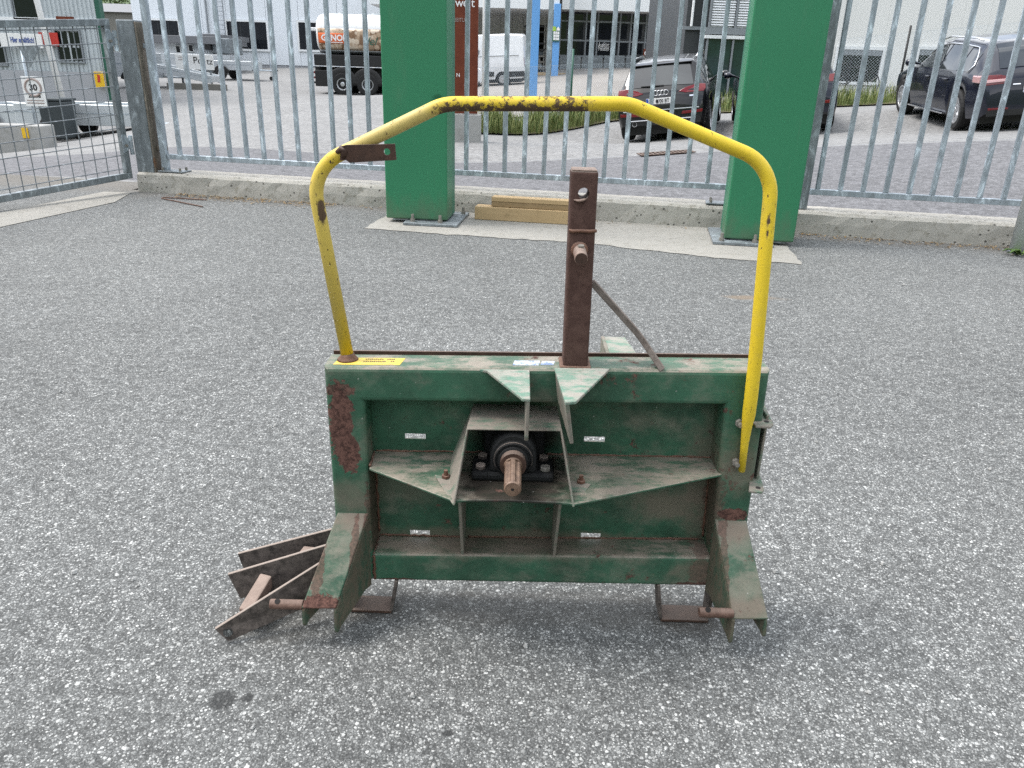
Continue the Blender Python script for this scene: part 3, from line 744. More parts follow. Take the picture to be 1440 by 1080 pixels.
mb = MB(); mb.add([(*p, 0.004) for p in [(-5.3, 3.6), (-3.73, 5.55), (-3.49, 6.75), (-3.60, 7.30), (-3.86, 7.30), (-4.08, 6.1), (-5.9, 3.9)]], [tuple(range(7))])
mb.build('concrete_threshold', M['pad'], kind='structure')

# ------------------------------------------------------------------ fence panels
PITCH_B, BW, ZR, ZT = 0.1707, 0.036, 0.343, 1.86
bar_m = MB().box(-BW / 2, BW / 2, -BW / 2, BW / 2, 0, ZT - ZR).build('bar', M['galv'], None, 0.004, seg=1)
bar_me = bar_m.data; bpy.data.objects.remove(bar_m)
def rbox(mb, s0, s1, off, half, z0, z1):
    a, b = FP(s0, off + half), FP(s1, off + half); c_, d_ = FP(s1, off - half), FP(s0, off - half)
    Z = lambda p, z: (p[0], p[1], z)
    return mb.hexa([Z(a, z0), Z(b, z0), Z(c_, z0), Z(d_, z0)], [Z(a, z1), Z(b, z1), Z(c_, z1), Z(d_, z1)])
def fence_panel(label, s0, s1, first, nb, posts, plates):
    root = empty('fence_panel', FP(0.5 * (s0 + s1), 0, 0.18), label, 'fence', 'galvanised fence panels on the plinth')
    rbox(MB(), s0, s1, 0, 0.022, ZR - 0.045, ZR).build('bottom_rail', M['galv'], root, 0.003, seg=1)
    rbox(MB(), s0, s1, 0, 0.022, ZT, ZT + 0.045).build('top_rail', M['galv'], root, 0.003, seg=1)
    for i in range(nb):
        o = bpy.data.objects.new('bar', bar_me); COL.objects.link(o); attach(o, root)
        o.location = tuple(FP(first + i * PITCH_B, 0, ZR)); o.rotation_euler = (random.gauss(0, .0016), random.gauss(0, .0022), -FTH + random.gauss(0, .03))
        b = o.modifiers.new("bevel", 'BEVEL'); b.width = 0.004; b.segments = 1
    for s, wd in posts:
        rbox(MB(), s - wd / 2, s + wd / 2, 0, wd / 2, 0.185, ZT + 0.05).build('post', M['galv'] if wd < 0.08 else M['galv_dark'], root, 0.004, seg=1)
    for s in plates:
        pl = rbox(MB(), s - 0.13, s + 0.13, 0, 0.075, 0.184, 0.196).build('base_plate', M['galv_dark'], root, 0.002, seg=1)
        for ds, do in ((-0.09, 0.05), (0.09, 0.05), (0.09, -0.05), (-0.09, -0.05)):
            p = FP(s + ds, do, 0.196); MB().cyl(p, p + np.array([0, 0, 0.028]), 0.011, 6).build('bolt', M['bolt'], pl)
fence_panel('galvanised bar fence panel between the mesh gate and the first green pillar', -3.345, -0.85, -3.221, 15, [(-3.385, 0.058)], [-3.30])
fence_panel('galvanised bar fence panel between the two green pillars', -0.70, 1.86, -0.464, 13, [(-0.66, 0.08)], [1.72])
fence_panel('galvanised bar fence panel running from the second green pillar to the round pole', 2.20, 4.02, 2.451, 9, [(2.345, 0.085)], [])

# ------------------------------------------------------------------ green pillars
def pillar(label, cx, cy, yaw, wd, dp, plate, bolts, grooves):
    root = empty('green_pillar', (cx, cy, 0), label, 'pillar', 'green portal pillars in front of the fence')
    ca, sa = math.cos(yaw), math.sin(yaw)
    Mx = Matrix.Translation((cx, cy, 0)) @ Matrix.Rotation(yaw, 4, 'Z')
    H = 3.4
    MB().box(-wd / 2, wd / 2, 0, 0.24, 0.035, H).xf(Mx).build('front_cladding', M['pillar_green'], root, 0.012, seg=3)
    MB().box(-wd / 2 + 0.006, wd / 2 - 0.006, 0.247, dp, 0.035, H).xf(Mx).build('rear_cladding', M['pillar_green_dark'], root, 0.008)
    MB().box(-wd / 2 + 0.05, wd / 2 - 0.05, 0.02, dp - 0.02, 0.02, 0.2).xf(Mx).build('steel_core', M['galv_dark'], root)
    x0, x1, y0, y1 = plate
    pl = MB().box(x0, x1, y0, y1, 0.006, 0.026).xf(Mx).build('base_plate', M['galv_dark'], root, 0.002, seg=1)
    for bx, by in bolts:
        p = Mx @ Vector((bx, by, 0.026)); q = np.array(p)
        MB().cyl(q, q + (0, 0, 0.022), 0.020, 6).cyl(q + (0, 0, 0.02), q + (0, 0, 0.058), 0.012, 10).build('bolt', M['bolt'], pl)
pillar('green clad pillar nearer the gate with a dent on its front', -0.80, 6.185, math.radians(-5.5), 0.495, 0.385,
       (-0.085, 0.345, -0.11, 0.50), [(-0.02, -0.05), (0.20, -0.05), (0.31, 0.4)], 1)
pillar('smooth green clad pillar behind the downward arm of the yellow hoop', 1.80, 5.745, math.radians(-9), 0.505, 0.40,
       (-0.335, 0.10, -0.10, 0.5), [(-0.27, -0.045), (-0.03, -0.045)], 0)

# ------------------------------------------------------------------ mesh gate and its post
gp = np.array([-3.47, 7.53, 0])
post = empty('gate_post', gp, 'thick dull galvanised gate post with a rusty side and hinges', 'gate post')
MB().box(-0.10, 0.075, -0.10, 0.10, 0.17, 1.475).xf(Matrix.Translation((gp[0], gp[1], 0)) @ Matrix.Rotation(-FTH, 4, 'Z')).build('box_section', M['galv_dark'], post, 0.008)
MB().box(0.076, 0.094, -0.095, 0.10, 0.16, 1.46).xf(Matrix.Translation((gp[0], gp[1], 0)) @ Matrix.Rotation(-FTH, 4, 'Z')).build('side_strip', M['galv_rust'], post, 0.003)
for z in (0.42, 1.30):
    q = np.array([-3.585, 7.40, z])
    MB().cyl(q - (0, 0, 0.085), q - (0, 0, 0.03), 0.019, 10).cyl(q - (0, 0, 0.026), q + (0, 0, 0.026), 0.019, 10).cyl(q + (0, 0, 0.03), q + (0, 0, 0.085), 0.019, 10).build('hinge_barrel', M['galv'], post)
    b = gp + np.array([0.09, -0.03, z]); MB().box(b[0] - 0.01, b[0] + 0.09, b[1] - 0.02, b[1] - 0.005, z - 0.05, z - 0.01).build('clamp_strap', M['galv_rust'] if z < 1 else M['galv'], post, 0.002)
G0 = np.array([-3.625, 7.385, 0.0]); GD = np.array([-0.395, -0.919, 0.0]); GN = np.array([0.919, -0.395, 0])
LG = 2.35
def GPt(tt, h, off=0.0):   # h 0..1 over the leaf's height; the leaf sags away from the hinge
    zb, zt = 0.124 - 0.046 * tt, 1.475 - 0.072 * tt
    p = G0 + GD * tt + GN * off; return np.array([p[0], p[1], zb + (zt - zb) * h])
gate = empty('mesh_gate', GPt(0, 0), 'galvanised gate leaf filled with welded wire mesh, standing ajar', 'gate')
def gbox(t0, t1, h0, h1, th):
    return MB().hexa([GPt(t0, h0, th), GPt(t1, h0, th), GPt(t1, h0, -th), GPt(t0, h0, -th)], [GPt(t0, h1, th), GPt(t1, h1, th), GPt(t1, h1, -th), GPt(t0, h1, -th)])
hz = 0.055 / 1.35
gbox(0, LG, 1 - hz, 1, 0.025).build('top_rail', M['galv_dark'], gate, 0.004)
gbox(0, LG, 0, hz, 0.025).build('bottom_rail', M['galv_dark'], gate, 0.004)
gbox(0.0, 0.06, hz, 1 - hz, 0.025).build('stile', M['galv_dark'], gate, 0.004)
gbox(LG - 0.06, LG, hz, 1 - hz, 0.025).build('stile', M['galv_dark'], gate, 0.004)
for h in (0.22, 0.87):
    a = GPt(-0.03, h, 0.03); MB().plate([GPt(0.06, h - 0.05, 0.03), GPt(-0.03, h - 0.02, 0.03), GPt(-0.03, h + 0.02, 0.03), GPt(0.02, h + 0.07, 0.03), GPt(0.06, h + 0.07, 0.03)], 0.008).build('hinge_plate', M['galv'], gate, 0.002, seg=1)
    c_ = GPt(0.03, h, 0.03); MB().cyl(c_, c_ + GN * 0.02, 0.013, 6).build('bolt', M['bolt'], gate)
nv = int((LG - 0.12) / 0.118)
for i in range(nv):
    tt = 0.06 + 0.06 + i * 0.118
    MB().cyl(GPt(tt, hz), GPt(tt, 1 - hz), 0.0042, 6).build('upright_wire', M['wire'], gate)
for i in range(11):
    h = hz + 0.03 + i * (1 - 2 * hz - 0.045) / 10
    MB().cyl(GPt(0.06, h, 0.0085), GPt(LG - 0.06, h, 0.0085), 0.0042, 6).build('cross_wire', M['wire'], gate)

# ------------------------------------------------------------------ timber at the foot of the fence
def beam(label, x0, y0, L, yaw, wd, z0, h, mat, cat='beam'):
    o = MB().box(0, L, 0, wd, 0, h).build('timber_beam', mat, None, 0.004, seg=2, tag_=(label, cat, 'timber beams lying along the plinth'))
    o.location = (x0, y0, z0); o.rotation_euler = (0, 0, yaw); return o
ya = math.radians(-9.0)
beam('pale squared timber lying on the ground under two boards', -0.352, 6.44, 0.875, ya, 0.13, 0.005, 0.105, M['wood'])
beam('narrow board directly on the squared timber', -0.215, 6.452, 0.735, ya, 0.10, 0.111, 0.042, M['wood_b'])
beam('uppermost board of the timber pile by the plinth', -0.215, 6.448, 0.745, ya, 0.115, 0.154, 0.036, M['wood'])

# ------------------------------------------------------------------ round pole at the right edge, weeds, litter
pb = atZ(1430, 355, 0)
root = empty('round_pole', pb, 'round grey steel pole at the right edge with weeds at its foot', 'pole')
MB().cyl((pb[0], pb[1], 0), (pb[0], pb[1], 2.6), 0.058, 28).build('tube', M['pole_grey'], root, smooth=True)
MB().disc_rings([(0.072, 0.0), (0.072, 0.012), (0.060, 0.016)], (pb[0], pb[1], 0.0), (0, 0, 1), 24).build('foot_collar', M['galv_dark'], root)
def blades(n, place, hmin, hmax, wd, bend, mat, name, kind='stuff', lab=None, flat=0.0, parent=None, seg=3):
    mb = MB()
    for _ in range(n):
        x, y, z, s = place()
        a = random.uniform(0, 2 * math.pi); h = random.uniform(hmin, hmax) * s; b = random.uniform(0.3, 1) * bend * h
        dx, dy = math.cos(a), math.sin(a); wx, wy = -dy * wd * s, dx * wd * s
        vs2, fs = [], []
        for k in range(seg):
            u = k / seg; q = (x + dx * b * u * u, y + dy * b * u * u, z + h * (u - flat * u * u))
            ww = 1 - u * 0.6
            vs2 += [(q[0] - wx * ww, q[1] - wy * ww, q[2]), (q[0] + wx * ww, q[1] + wy * ww, q[2])]
        vs2.append((x + dx * b, y + dy * b, z + h * (1 - flat)))
        for k in range(seg - 1): fs.append((2 * k, 2 * k + 1, 2 * k + 3, 2 * k + 2))
        fs.append((2 * seg - 2, 2 * seg - 1, 2 * seg))
        mb.add(vs2, fs)
    o = mb.build(name, mat, parent, kind=kind)
    if lab: tag(o, *lab)
    return o
random.seed(11)
wx0 = atZ(1420, 358, 0)
wr = empty('weed', (wx0[0], wx0[1], 0), 'small broad leaved weed at the foot of the round pole', 'weed')
for k in range(9):
    a = k * 0.7 + random.random(); L = random.uniform(0.06, 0.14); c_ = wx0 + np.array([0.04 + random.uniform(-.03, .03), -0.03, 0])
    d_ = np.array([math.cos(a), math.sin(a), 0]); s_ = np.array([-d_[1], d_[0], 0]); up = np.array([0, 0, 1])
    MB().add([c_, c_ + d_ * L * .4 + s_ * .018 + up * L * .35, c_ + d_ * L * .75 + s_ * .014 + up * L * .35, c_ + d_ * L + up * L * .18,
              c_ + d_ * L * .75 - s_ * .014 + up * L * .35, c_ + d_ * L * .4 - s_ * .018 + up * L * .35, c_ + d_ * L * .6 + up * L * .30],
             [(0, 1, 6), (1, 2, 6), (2, 3, 6), (3, 4, 6), (4, 5, 6), (5, 0, 6)]).build('leaf', M['weed'], wr, smooth=True)
def litter_place():
    s = random.choice([random.uniform(-3.2, -1.6)] * 4 + [random.uniform(2.3, 4.0)] * 2 + [random.uniform(-3, 4)])
    o = 0.14 + abs(random.gauss(0, 0.11)); p = FP(s, o, 0.004); return p[0], p[1], 0.003, 1.0
mb = MB()
for _ in range(900):
    x, y, z, s = litter_place(); a = random.uniform(0, 6.28); L = random.uniform(0.008, 0.05); wd = random.uniform(0.0015, 0.006)
    d_ = np.array([math.cos(a), math.sin(a), random.uniform(-.1, .25)]); s_ = np.array([-math.sin(a), math.cos(a), 0]) * wd
    c_ = np.array([x, y, z + 0.002]); mb.add([c_ - s_, c_ + s_, c_ + d_ * L + s_ * .5 + (0, 0, .003), c_ + d_ * L - s_ * .5 + (0, 0, .003)], [(0, 1, 2, 3)])
tag(mb.build('dry_litter', M['straw'], kind='stuff'), 'dry straw and leaf litter along the foot of the plinth', 'litter')
mb = MB()
for _ in range(420):
    if random.random() < 0.6:
        s = random.choice([random.uniform(-3.4, -1.2), random.uniform(2.3, 4.1)]); p = FP(s, 0.14 + abs(random.gauss(0, 0.2)), 0)
    else: p = np.array([random.uniform(-2.5, 2.5), random.uniform(1.0, 5.5), 0])
    r = random.uniform(0.003, 0.008) * (1.4 if random.random() < .1 else 1)
    q = [p + np.array([random.uniform(.6, 1.2) * r * math.cos(k * 1.05), random.uniform(.6, 1.2) * r * math.sin(k * 1.05), 0.002]) for k in range(6)]
    t_ = [a_ * .55 + p * .45 + np.array([0, 0, r * random.uniform(.7, 1.1)]) for a_ in q]
    mb.add(q + t_, [(k, (k + 1) % 6, (k + 1) % 6 + 6, k + 6) for k in range(6)] + [tuple(range(6, 12))])
tag(mb.build('loose_grit', M['concrete_grey'], kind='stuff'), 'loose grit scattered on the yard asphalt', 'grit')
w0, w1, w2 = atZ(226, 278.5, 0.008), atZ(285, 290.5, 0.008), atZ(290, 281, 0.008)
MB().tube(fillet([w1, w0 + (w1 - w0) * 0.02, w0 + np.array([0.0, 0.05, 0]), w2], [0.02, 0.02], 5), 0.0055, 8).build('bent_wire', M['rust_pin'], tag_=('rusty bent wire rod lying by the plinth near the gate', 'wire'))
# ================================================================== the tractor implement
mach = empty('implement_frame', (0.07, 1.44, 0), 'worn green three point implement frame with yellow hoop and drive shaft', 'implement')
YF, YB = 1.43, 1.51
def qz(a, b, t_): return tuple(x + (y - x) * t_ for x, y in zip(a, b))
oTL, oTR, oBL, oBR = (-0.376, 0.595), (0.511, 0.615), (-0.373, 0.083), (0.519, 0.099)
iTL, iTR, iBL, iBR = (-0.297, 0.522), (0.430, 0.538), (-0.294, 0.156), (0.450, 0.173)
def slab(poly, y0, y1): return MB().prism([p for p in poly], 1, y0, y1)
def wbevel(o, ends, wd):     # round every edge but those on the welded joints
    me = o.data; at = me.attributes.new('bevel_weight_edge', 'FLOAT', 'EDGE')
    for e in me.edges:
        on = [any(abs((v.co.x - p[0]) * (q[1] - p[1]) - (v.co.z - p[1]) * (q[0] - p[0])) < 1e-5 for p, q in [j]) for j in ends for v in (me.vertices[e.vertices[0]], me.vertices[e.vertices[1]])]
        joint = any(on[2 * i] and on[2 * i + 1] for i in range(len(ends)))
        at.data[e.index].value = 0.0 if joint else 1.0
    b = o.modifiers.new('bevel', 'BEVEL'); b.width = wd; b.segments = 3; b.limit_method = 'WEIGHT'
wbevel(slab([iTL, iTR, oTR, oTL], YF, YB + 0.003).build('top_beam', M['green'], mach), [(oTL, iTL), (oTR, iTR)], 0.010)
bl_ = (iBL[0] - 0.001, oBL[1] + 0.002); br_ = (iBR[0] + 0.001, oBR[1])
wbevel(slab([oBL, bl_, iTL, oTL], YF, YB).build('side_post', M['green'], mach), [(oTL, iTL)], 0.010)
wbevel(slab([br_, oBR, oTR, iTR], YF, YB).build('side_post', M['green'], mach), [(oTR, iTR)], 0.010)
slab([(iBL[0] - .004, 0.0855), (iBR[0] + .004, 0.0965), (iBR[0] + .004, iBR[1]), (iBL[0] - .004, iBL[1])], YF + .002, YB - .001).build('bottom_beam', M['green'], mach, 0.008, seg=3)
for xw, z0, z1 in ((iBL[0] + .001, .09, .152), (iBR[0] - .001, .10, .168)):
    MB().tube([(xw + random.uniform(-.0015, .0015), YF + .003, z) for z in np.linspace(z0, z1, 12)], [random.uniform(.0025, .0042) for _ in range(12)], 6).build('weld_seam', M['weld'], mach, smooth=True)
    MB().tube([(xw + random.uniform(-.0015, .0015), y, z1 + .001) for y in np.linspace(YF + .006, YB - .006, 12)], [random.uniform(.0022, .004) for _ in range(12)], 6).build('weld_seam', M['weld'], mach, smooth=True)
# back plate with its four slots
slots = [(-0.206, 0.412), (0.182, 0.418), (-0.200, 0.168), (0.190, 0.174)]
hw, hh = 0.0225, 0.0062
xs = sorted({-0.31, 0.462} | {x + d for x, _ in slots for d in (-hw, hw)}); zs = sorted({0.12, 0.56} | {z + d for _, z in slots for d in (-hh, hh)})
mb = MB()
for i in range(len(xs) - 1):
    for j in range(len(zs) - 1):
        cx, cz = 0.5 * (xs[i] + xs[i + 1]), 0.5 * (zs[j] + zs[j + 1])
        if any(abs(cx - a) < hw and abs(cz - b) < hh for a, b in slots): continue
        mb.add([(xs[i], YB - .004, zs[j]), (xs[i + 1], YB - .004, zs[j]), (xs[i + 1], YB - .004, zs[j + 1]), (xs[i], YB - .004, zs[j + 1])], [(0, 1, 2, 3)])
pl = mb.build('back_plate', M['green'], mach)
bm = bmesh.new(); bm.from_mesh(pl.data); bmesh.ops.remove_doubles(bm, verts=bm.verts, dist=1e-5); bmesh.ops.recalc_face_normals(bm, faces=bm.faces); bm.to_mesh(pl.data); bm.free()
so = pl.modifiers.new('solid', 'SOLIDIFY'); so.thickness = 0.004; so.offset = 0
# welded lip on the rear edge of the top beam
MB().hexa([(-0.374, YB + .003, .588), (0.508, YB + .003, .606), (0.508, YB + .008, .606), (-0.374, YB + .008, .588)],
          [(-0.374, YB + .003, .600), (0.508, YB + .003, .619), (0.508, YB + .008, .619), (-0.374, YB + .008, .600)]).build('rear_lip', M['rust_dark'], mach)
# shelf that carries the bearing
zs_ = 0.378
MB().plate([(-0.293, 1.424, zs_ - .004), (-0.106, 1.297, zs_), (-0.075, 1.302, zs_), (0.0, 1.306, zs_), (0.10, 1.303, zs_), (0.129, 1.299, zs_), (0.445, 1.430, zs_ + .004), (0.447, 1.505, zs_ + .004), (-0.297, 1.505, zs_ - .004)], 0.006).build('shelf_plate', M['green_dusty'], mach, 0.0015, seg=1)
for x in (-0.098, 0.104):
    MB().hexa([(x - .003, 1.435, .16), (x + .003, 1.435, .16), (x + .003, 1.504, .16), (x - .003, 1.504, .16)],
              [(x - .003, 1.335, zs_ - .0075), (x + .003, 1.335, zs_ - .0075), (x + .003, 1.504, zs_ - .0075), (x - .003, 1.504, zs_ - .0075)]).build('shelf_rib', M['dusty_sheet'], mach)
def bead(pts, n, nm='weld_seam', r0=.0016, r1=.0034, mat='weld'):
    P_ = np.array(pts, float); d_ = np.concatenate([[0], np.cumsum(np.linalg.norm(np.diff(P_, axis=0), axis=1))]); t_ = np.linspace(0, d_[-1], n)
    q_ = np.stack([np.interp(t_, d_, P_[:, k]) for k in range(3)], -1) + rng.normal(0, .0007, (n, 3))
    return MB().tube(q_, list(rng.uniform(r0, r1, n)), 6).build(nm, M[mat], mach, smooth=True)
bead([(-0.292, 1.504, .375), (-0.06, 1.504, .379)], 26); bead([(0.08, 1.504, .379), (0.44, 1.504, .383)], 40)
bead([(-0.292, 1.43, .377), (-0.296, 1.50, .375)], 10); bead([(0.441, 1.436, .383), (0.446, 1.50, .383)], 10)
bead([(-0.29, 1.504, .16), (-0.104, 1.504, .161)], 20); bead([(-0.09, 1.504, .162), (0.098, 1.504, .165)], 20); bead([(0.11, 1.504, .166), (0.44, 1.504, .174)], 34)
bead([(-0.292, 1.504, .17), (-0.295, 1.504, .37)], 22); bead([(0.445, 1.504, .18), (0.438, 1.504, .38)], 22)
# drive-shaft bearing
bx, by, bz = 0.007, 1.408, 0.430
cast = MB()
prof = [(-0.047, zs_ + .018), (-0.047, bz)] + [(-0.047 * math.cos(a), bz + 0.054 * math.sin(a)) for a in np.linspace(0.15, math.pi - 0.15, 12)] + [(0.047, bz), (0.047, zs_ + .018)]
cast.prism([(bx + a, b) for a, b in prof], 1, by - 0.027, by + 0.045)
cast.box(bx - 0.062, bx + 0.066, by + 0.046, YB - .007, zs_ + .002, 0.484)  # black block added behind the bearing to fill the recess with dark
hs = cast.build('bearing_housing', M['black_cast'], mach, 0.006, seg=2)
MB().box(bx - 0.084, bx + 0.084, by - 0.032, by + 0.048, zs_ + .0005, zs_ + .019).build('bearing_foot', M['black_cast'], hs, 0.006, seg=2)
MB().disc_rings([(0.040, 0.0), (0.040, 0.006), (0.036, 0.010), (0.034, 0.006), (0.030, 0.006), (0.030, 0.014), (0.022, 0.016)], (bx, by - 0.0272, bz), (0, -1, 0), 32).build('bearing_collar', M['black_cast'], hs, smooth=False)
MB().tube([(bx + 0.0385 * math.cos(a), by - 0.035, bz + 0.0385 * math.sin(a)) for a in np.linspace(-0.3, 3.6, 40)], 0.0008, 6).build('seal_ring', M['steel_grime'], hs)
for dx, dy in ((-0.066, -0.012), (0.066, -0.012), (-0.064, 0.034), (0.064, 0.034)):
    q = np.array([bx + dx, by + dy, zs_ + .019])
    MB().cyl(q, q + (0, 0, .009), 0.0112, 6).build('bolt', M['bolt'] if dx > 0 and dy < 0 else M['steel_grime'], hs, 0.0012, seg=1)
# splined shaft
pts = []
for k in range(6):
    a0 = k * math.pi / 3 + math.pi / 6
    for da, r in ((-0.30, 0.0172), (0.0, 0.0175), (0.30, 0.0172), (0.33, 0.0146), (0.717, 0.0146)):
        pts.append((bx + r * math.cos(a0 + da), bz + r * math.sin(a0 + da)))
sh = MB().prism(pts, 1, 1.259, 1.345).cyl((bx, 1.345, bz), (bx, 1.50, bz), 0.0185, 24)
sh = sh.build('drive_shaft', M['shaft'], mach, 0.0012, seg=1)
MB().disc_rings([(0.0160, 0), (0.0145, 0.004), (0.003, 0.0042), (0.003, 0.001)], (bx, 1.2588, bz), (0, -1, 0), 24).build('shaft_end', M['shaft'], sh)
MB().cyl((bx, 1.3, bz), (bx, 1.2543, bz), 0.0027, 10).build('centre_bore', M['hole'], sh)
MB().cyl((bx, 1.349, bz), (bx, 1.372, bz), 0.026, 24).build('shaft_shoulder', M['rust_dark'], sh)
# bent sheet guard over the shaft
zt = 0.492
a, b_, c_, d_ = atZ(667, 568, zt), atZ(657, 604, zt), atZ(789, 606, zt), atZ(782, 570, zt)
gl = [atZ(638, 711, zs_ - .004), atZ(633, 672, zs_ + .003)]; gr = [atZ(806.5, 713.5, zs_ - .006), atZ(800, 676, zs_ + .003)]
a[1] = d_[1] = 1.503
def shell(quads, th, name, mat, par, **k):
    mb = MB()
    for q in quads: mb.add(q, [tuple(range(len(q)))])
    o = mb.build(name, mat, par)
    bm = bmesh.new(); bm.from_mesh(o.data); bmesh.ops.remove_doubles(bm, verts=bm.verts, dist=1e-4); bmesh.ops.recalc_face_normals(bm, faces=bm.faces); bm.to_mesh(o.data); bm.free()
    s = o.modifiers.new('solid', 'SOLIDIFY'); s.thickness = th; s.offset = 0.0; s.use_even_offset = True
    b = o.modifiers.new('bevel', 'BEVEL'); b.width = k.get('bevel', 0.003); b.segments = 2; b.limit_method = 'ANGLE'; b.angle_limit = math.radians(30)
    return o
lre = np.array([gl[1][0] - 0.004, 1.47, zs_ + .003]); rre = np.array([gr[1][0] + 0.004, 1.47, zs_ + .003])
fl, fr_ = atZ(611, 668, zs_ + .003), atZ(831, 681, zs_ + .003)
guard = shell([[a, b_, c_, d_], [b_, a, lre, gl[1], gl[0]], [c_, gr[0], gr[1], rre, d_], [gl[0], gl[1], fl], [gr[0], fr_, gr[1]]], 0.0035, 'shaft_guard', M['dusty_sheet'], mach)
for px_, py_ in ((627, 671), (817, 678)):
    q = atZ(px_, py_, zs_ + .005); MB().cyl(q, q + (0, 0, .005), 0.009, 6).cyl(q, q + (0, 0, .016), 0.0042, 8).build('guard_bolt', M['weld'], guard)
# hitch cheeks with their gussets
def cheek(name, top, side, th=0.006):
    MB().plate(top, th).build('cheek_gusset', M['pale_sheet'], side_obj, 0.001, seg=1)
xl = 0.030
side_obj = MB().prism([(1.432, .597), (1.293, .594), (1.293, .520), (1.302, .508), (1.432, .536)], 0, xl - .0035, xl + .0035).build('hitch_cheek', M['dusty_sheet'], mach, 0.0015, seg=1)
cheek('l', [(-0.066, 1.4305, .6005), (-0.05, 1.424, .6005), (xl - .010, 1.292, .5985), (xl + .004, 1.291, .5985), (xl + .004, 1.4305, .6025)], None)
side_obj = MB().hexa([(0.092, 1.432, .540), (0.099, 1.432, .540), (0.118, 1.288, .512), (0.111, 1.286, .512)], [(0.084, 1.432, .604), (0.091, 1.432, .604), (0.104, 1.268, .600), (0.097, 1.266, .600)]).build('hitch_cheek', M['dusty_sheet'], mach, 0.0015, seg=1)
cheek('r', [(0.083, 1.4305, .6085), (0.096, 1.264, .606), (0.116, 1.270, .606), (0.193, 1.4305, .6105)], None)
# mast
mt = 0.986
def mastbox(x0, x1, y0, y1, z0, x2, x3, z1): return MB().hexa([(x0, y0, z0), (x1, y0, z0), (x1, y1, z0), (x0, y1, z0)], [(x2, y0 + .01, z1), (x3, y0 + .01, z1), (x3, y1 + .01, z1), (x2, y1 + .01, z1)])
mast = mastbox(0.1005, 0.1505, 1.441, 1.491, 0.604, 0.0965, 0.1465, mt).build('mast', M['mast'], mach, 0.006, seg=3)
cut = MB().cyl((0.1215, 1.40, 0.945), (0.1215, 1.56, 0.9455), 0.0105, 24).build('cutter', M['hole'])
cut.hide_render = True; cut.hide_viewport = True
mast_bool = mast.modifiers.new('bore', 'BOOLEAN'); mast_bool.object = cut; mast_bool.operation = 'DIFFERENCE'; mast_bool.solver = 'EXACT'
dg = bpy.context.evaluated_depsgraph_get(); bpy.context.view_layer.update()
cut.hide_viewport = False; bpy.context.view_layer.update(); dg.update()
me2 = bpy.data.meshes.new_from_object(mast.evaluated_get(bpy.context.evaluated_depsgraph_get()))
mast.modifiers.clear(); mast.data = me2; me2.materials.clear(); me2.materials.append(M['mast']); bpy.data.objects.remove(cut)
for p_ in me2.polygons: p_.material_index = 0
MB().box(0.0985, 0.1445, 1.4525, 1.4995, mt - .001, mt + .0012).build('mast_cap', M['rust_pink'], mast, 0.001, seg=1)
MB().tube([(0.0975, 1.447, .8775), (0.105, 1.446, .876), (0.12, 1.4465, .877), (0.135, 1.446, .8765), (0.1497, 1.447, .878)], [.003, .0036, .0031, .0038, .003], 8).build('weld_bead', M['weld'], mast, smooth=True)
peg = MB().cyl((0.1195, 1.460, 0.842), (0.1195, 1.392, 0.836), 0.0122, 24).build('mast_peg', M['rust_pink'], mast, 0.002)
MB().disc_rings([(0.0165, 0), (0.0155, .003), (0.0125, .006)], (0.1195, 1.4452, 0.841), (0, -1, 0), 20).build('peg_weld', M['weld'], mast)
MB().disc_rings([(0.006, 0), (0.006, .003), (0.0035, .003)], (0.1205, 1.425, 0.852), (0, -.15, 1), 10).build('grease_nipple', M['bolt'], mast)
MB().disc_rings([(0.0112, 0), (0.0112, .0008)], (0.1195, 1.3918, 0.836), (0, -1, 0), 24).build('peg_end', M['rust_dark'], mast)
MB().tube([(0.104, 1.449, .9335), (0.113, 1.4435, .9325), (0.121, 1.4445, .9345), (0.126, 1.4495, .936)], [.002, .0055, .005, .002], 8, sq=[(.5, 1)] * 4).build('bore_burr', M['rust_pink'], mast, smooth=True)
MB().box(0.094, 0.157, 1.4365, 1.497, .6035, .609).build('mast_foot_weld', M['weld'], mast, 0.003)
# diagonal flat strut
p0, p1, p2 = atY(833, 397, 1.475), atY(898, 470, 1.485), np.array([0.297, 1.441, 0.610])
ws = np.array([0, 0.0045, 0]); 
def flatbar(pts, wv, tv, name, mat, par):
    mb = MB(); n = len(pts)
    for p in pts: mb.v += [tuple(p - wv - tv), tuple(p + wv - tv), tuple(p + wv + tv), tuple(p - wv + tv)]
    for i in range(n - 1):
        for k in range(4): mb.f.append((4 * i + k, 4 * i + (k + 1) % 4, 4 * i + 4 + (k + 1) % 4, 4 * i + 4 + k))
    mb.f += [(3, 2, 1, 0), tuple(4 * n - 4 + k for k in range(4))]; mb.m = [0] * len(mb.f)
    return mb.build(name, mat, par, 0.001, seg=1)
flatbar(fillet([p0, p1, p2], [0.06], 6), np.array([0, 0.011, 0]), np.array([0.0045, 0, 0.004]), 'diagonal_strut', M['strut'], mach)
# gusset on the rear
MB().plate([(0.196, 1.520, .607), (0.262, 1.520, .607), (0.249, 1.640, .607), (0.203, 1.640, .607)], 0.006).build('rear_gusset', M['pale_sheet'], mach, 0.001, seg=1)
MB().box(0.1955, 0.2025, 1.519, 1.637, .54, .6085).build('rear_gusset', M['dusty_sheet'], mach)
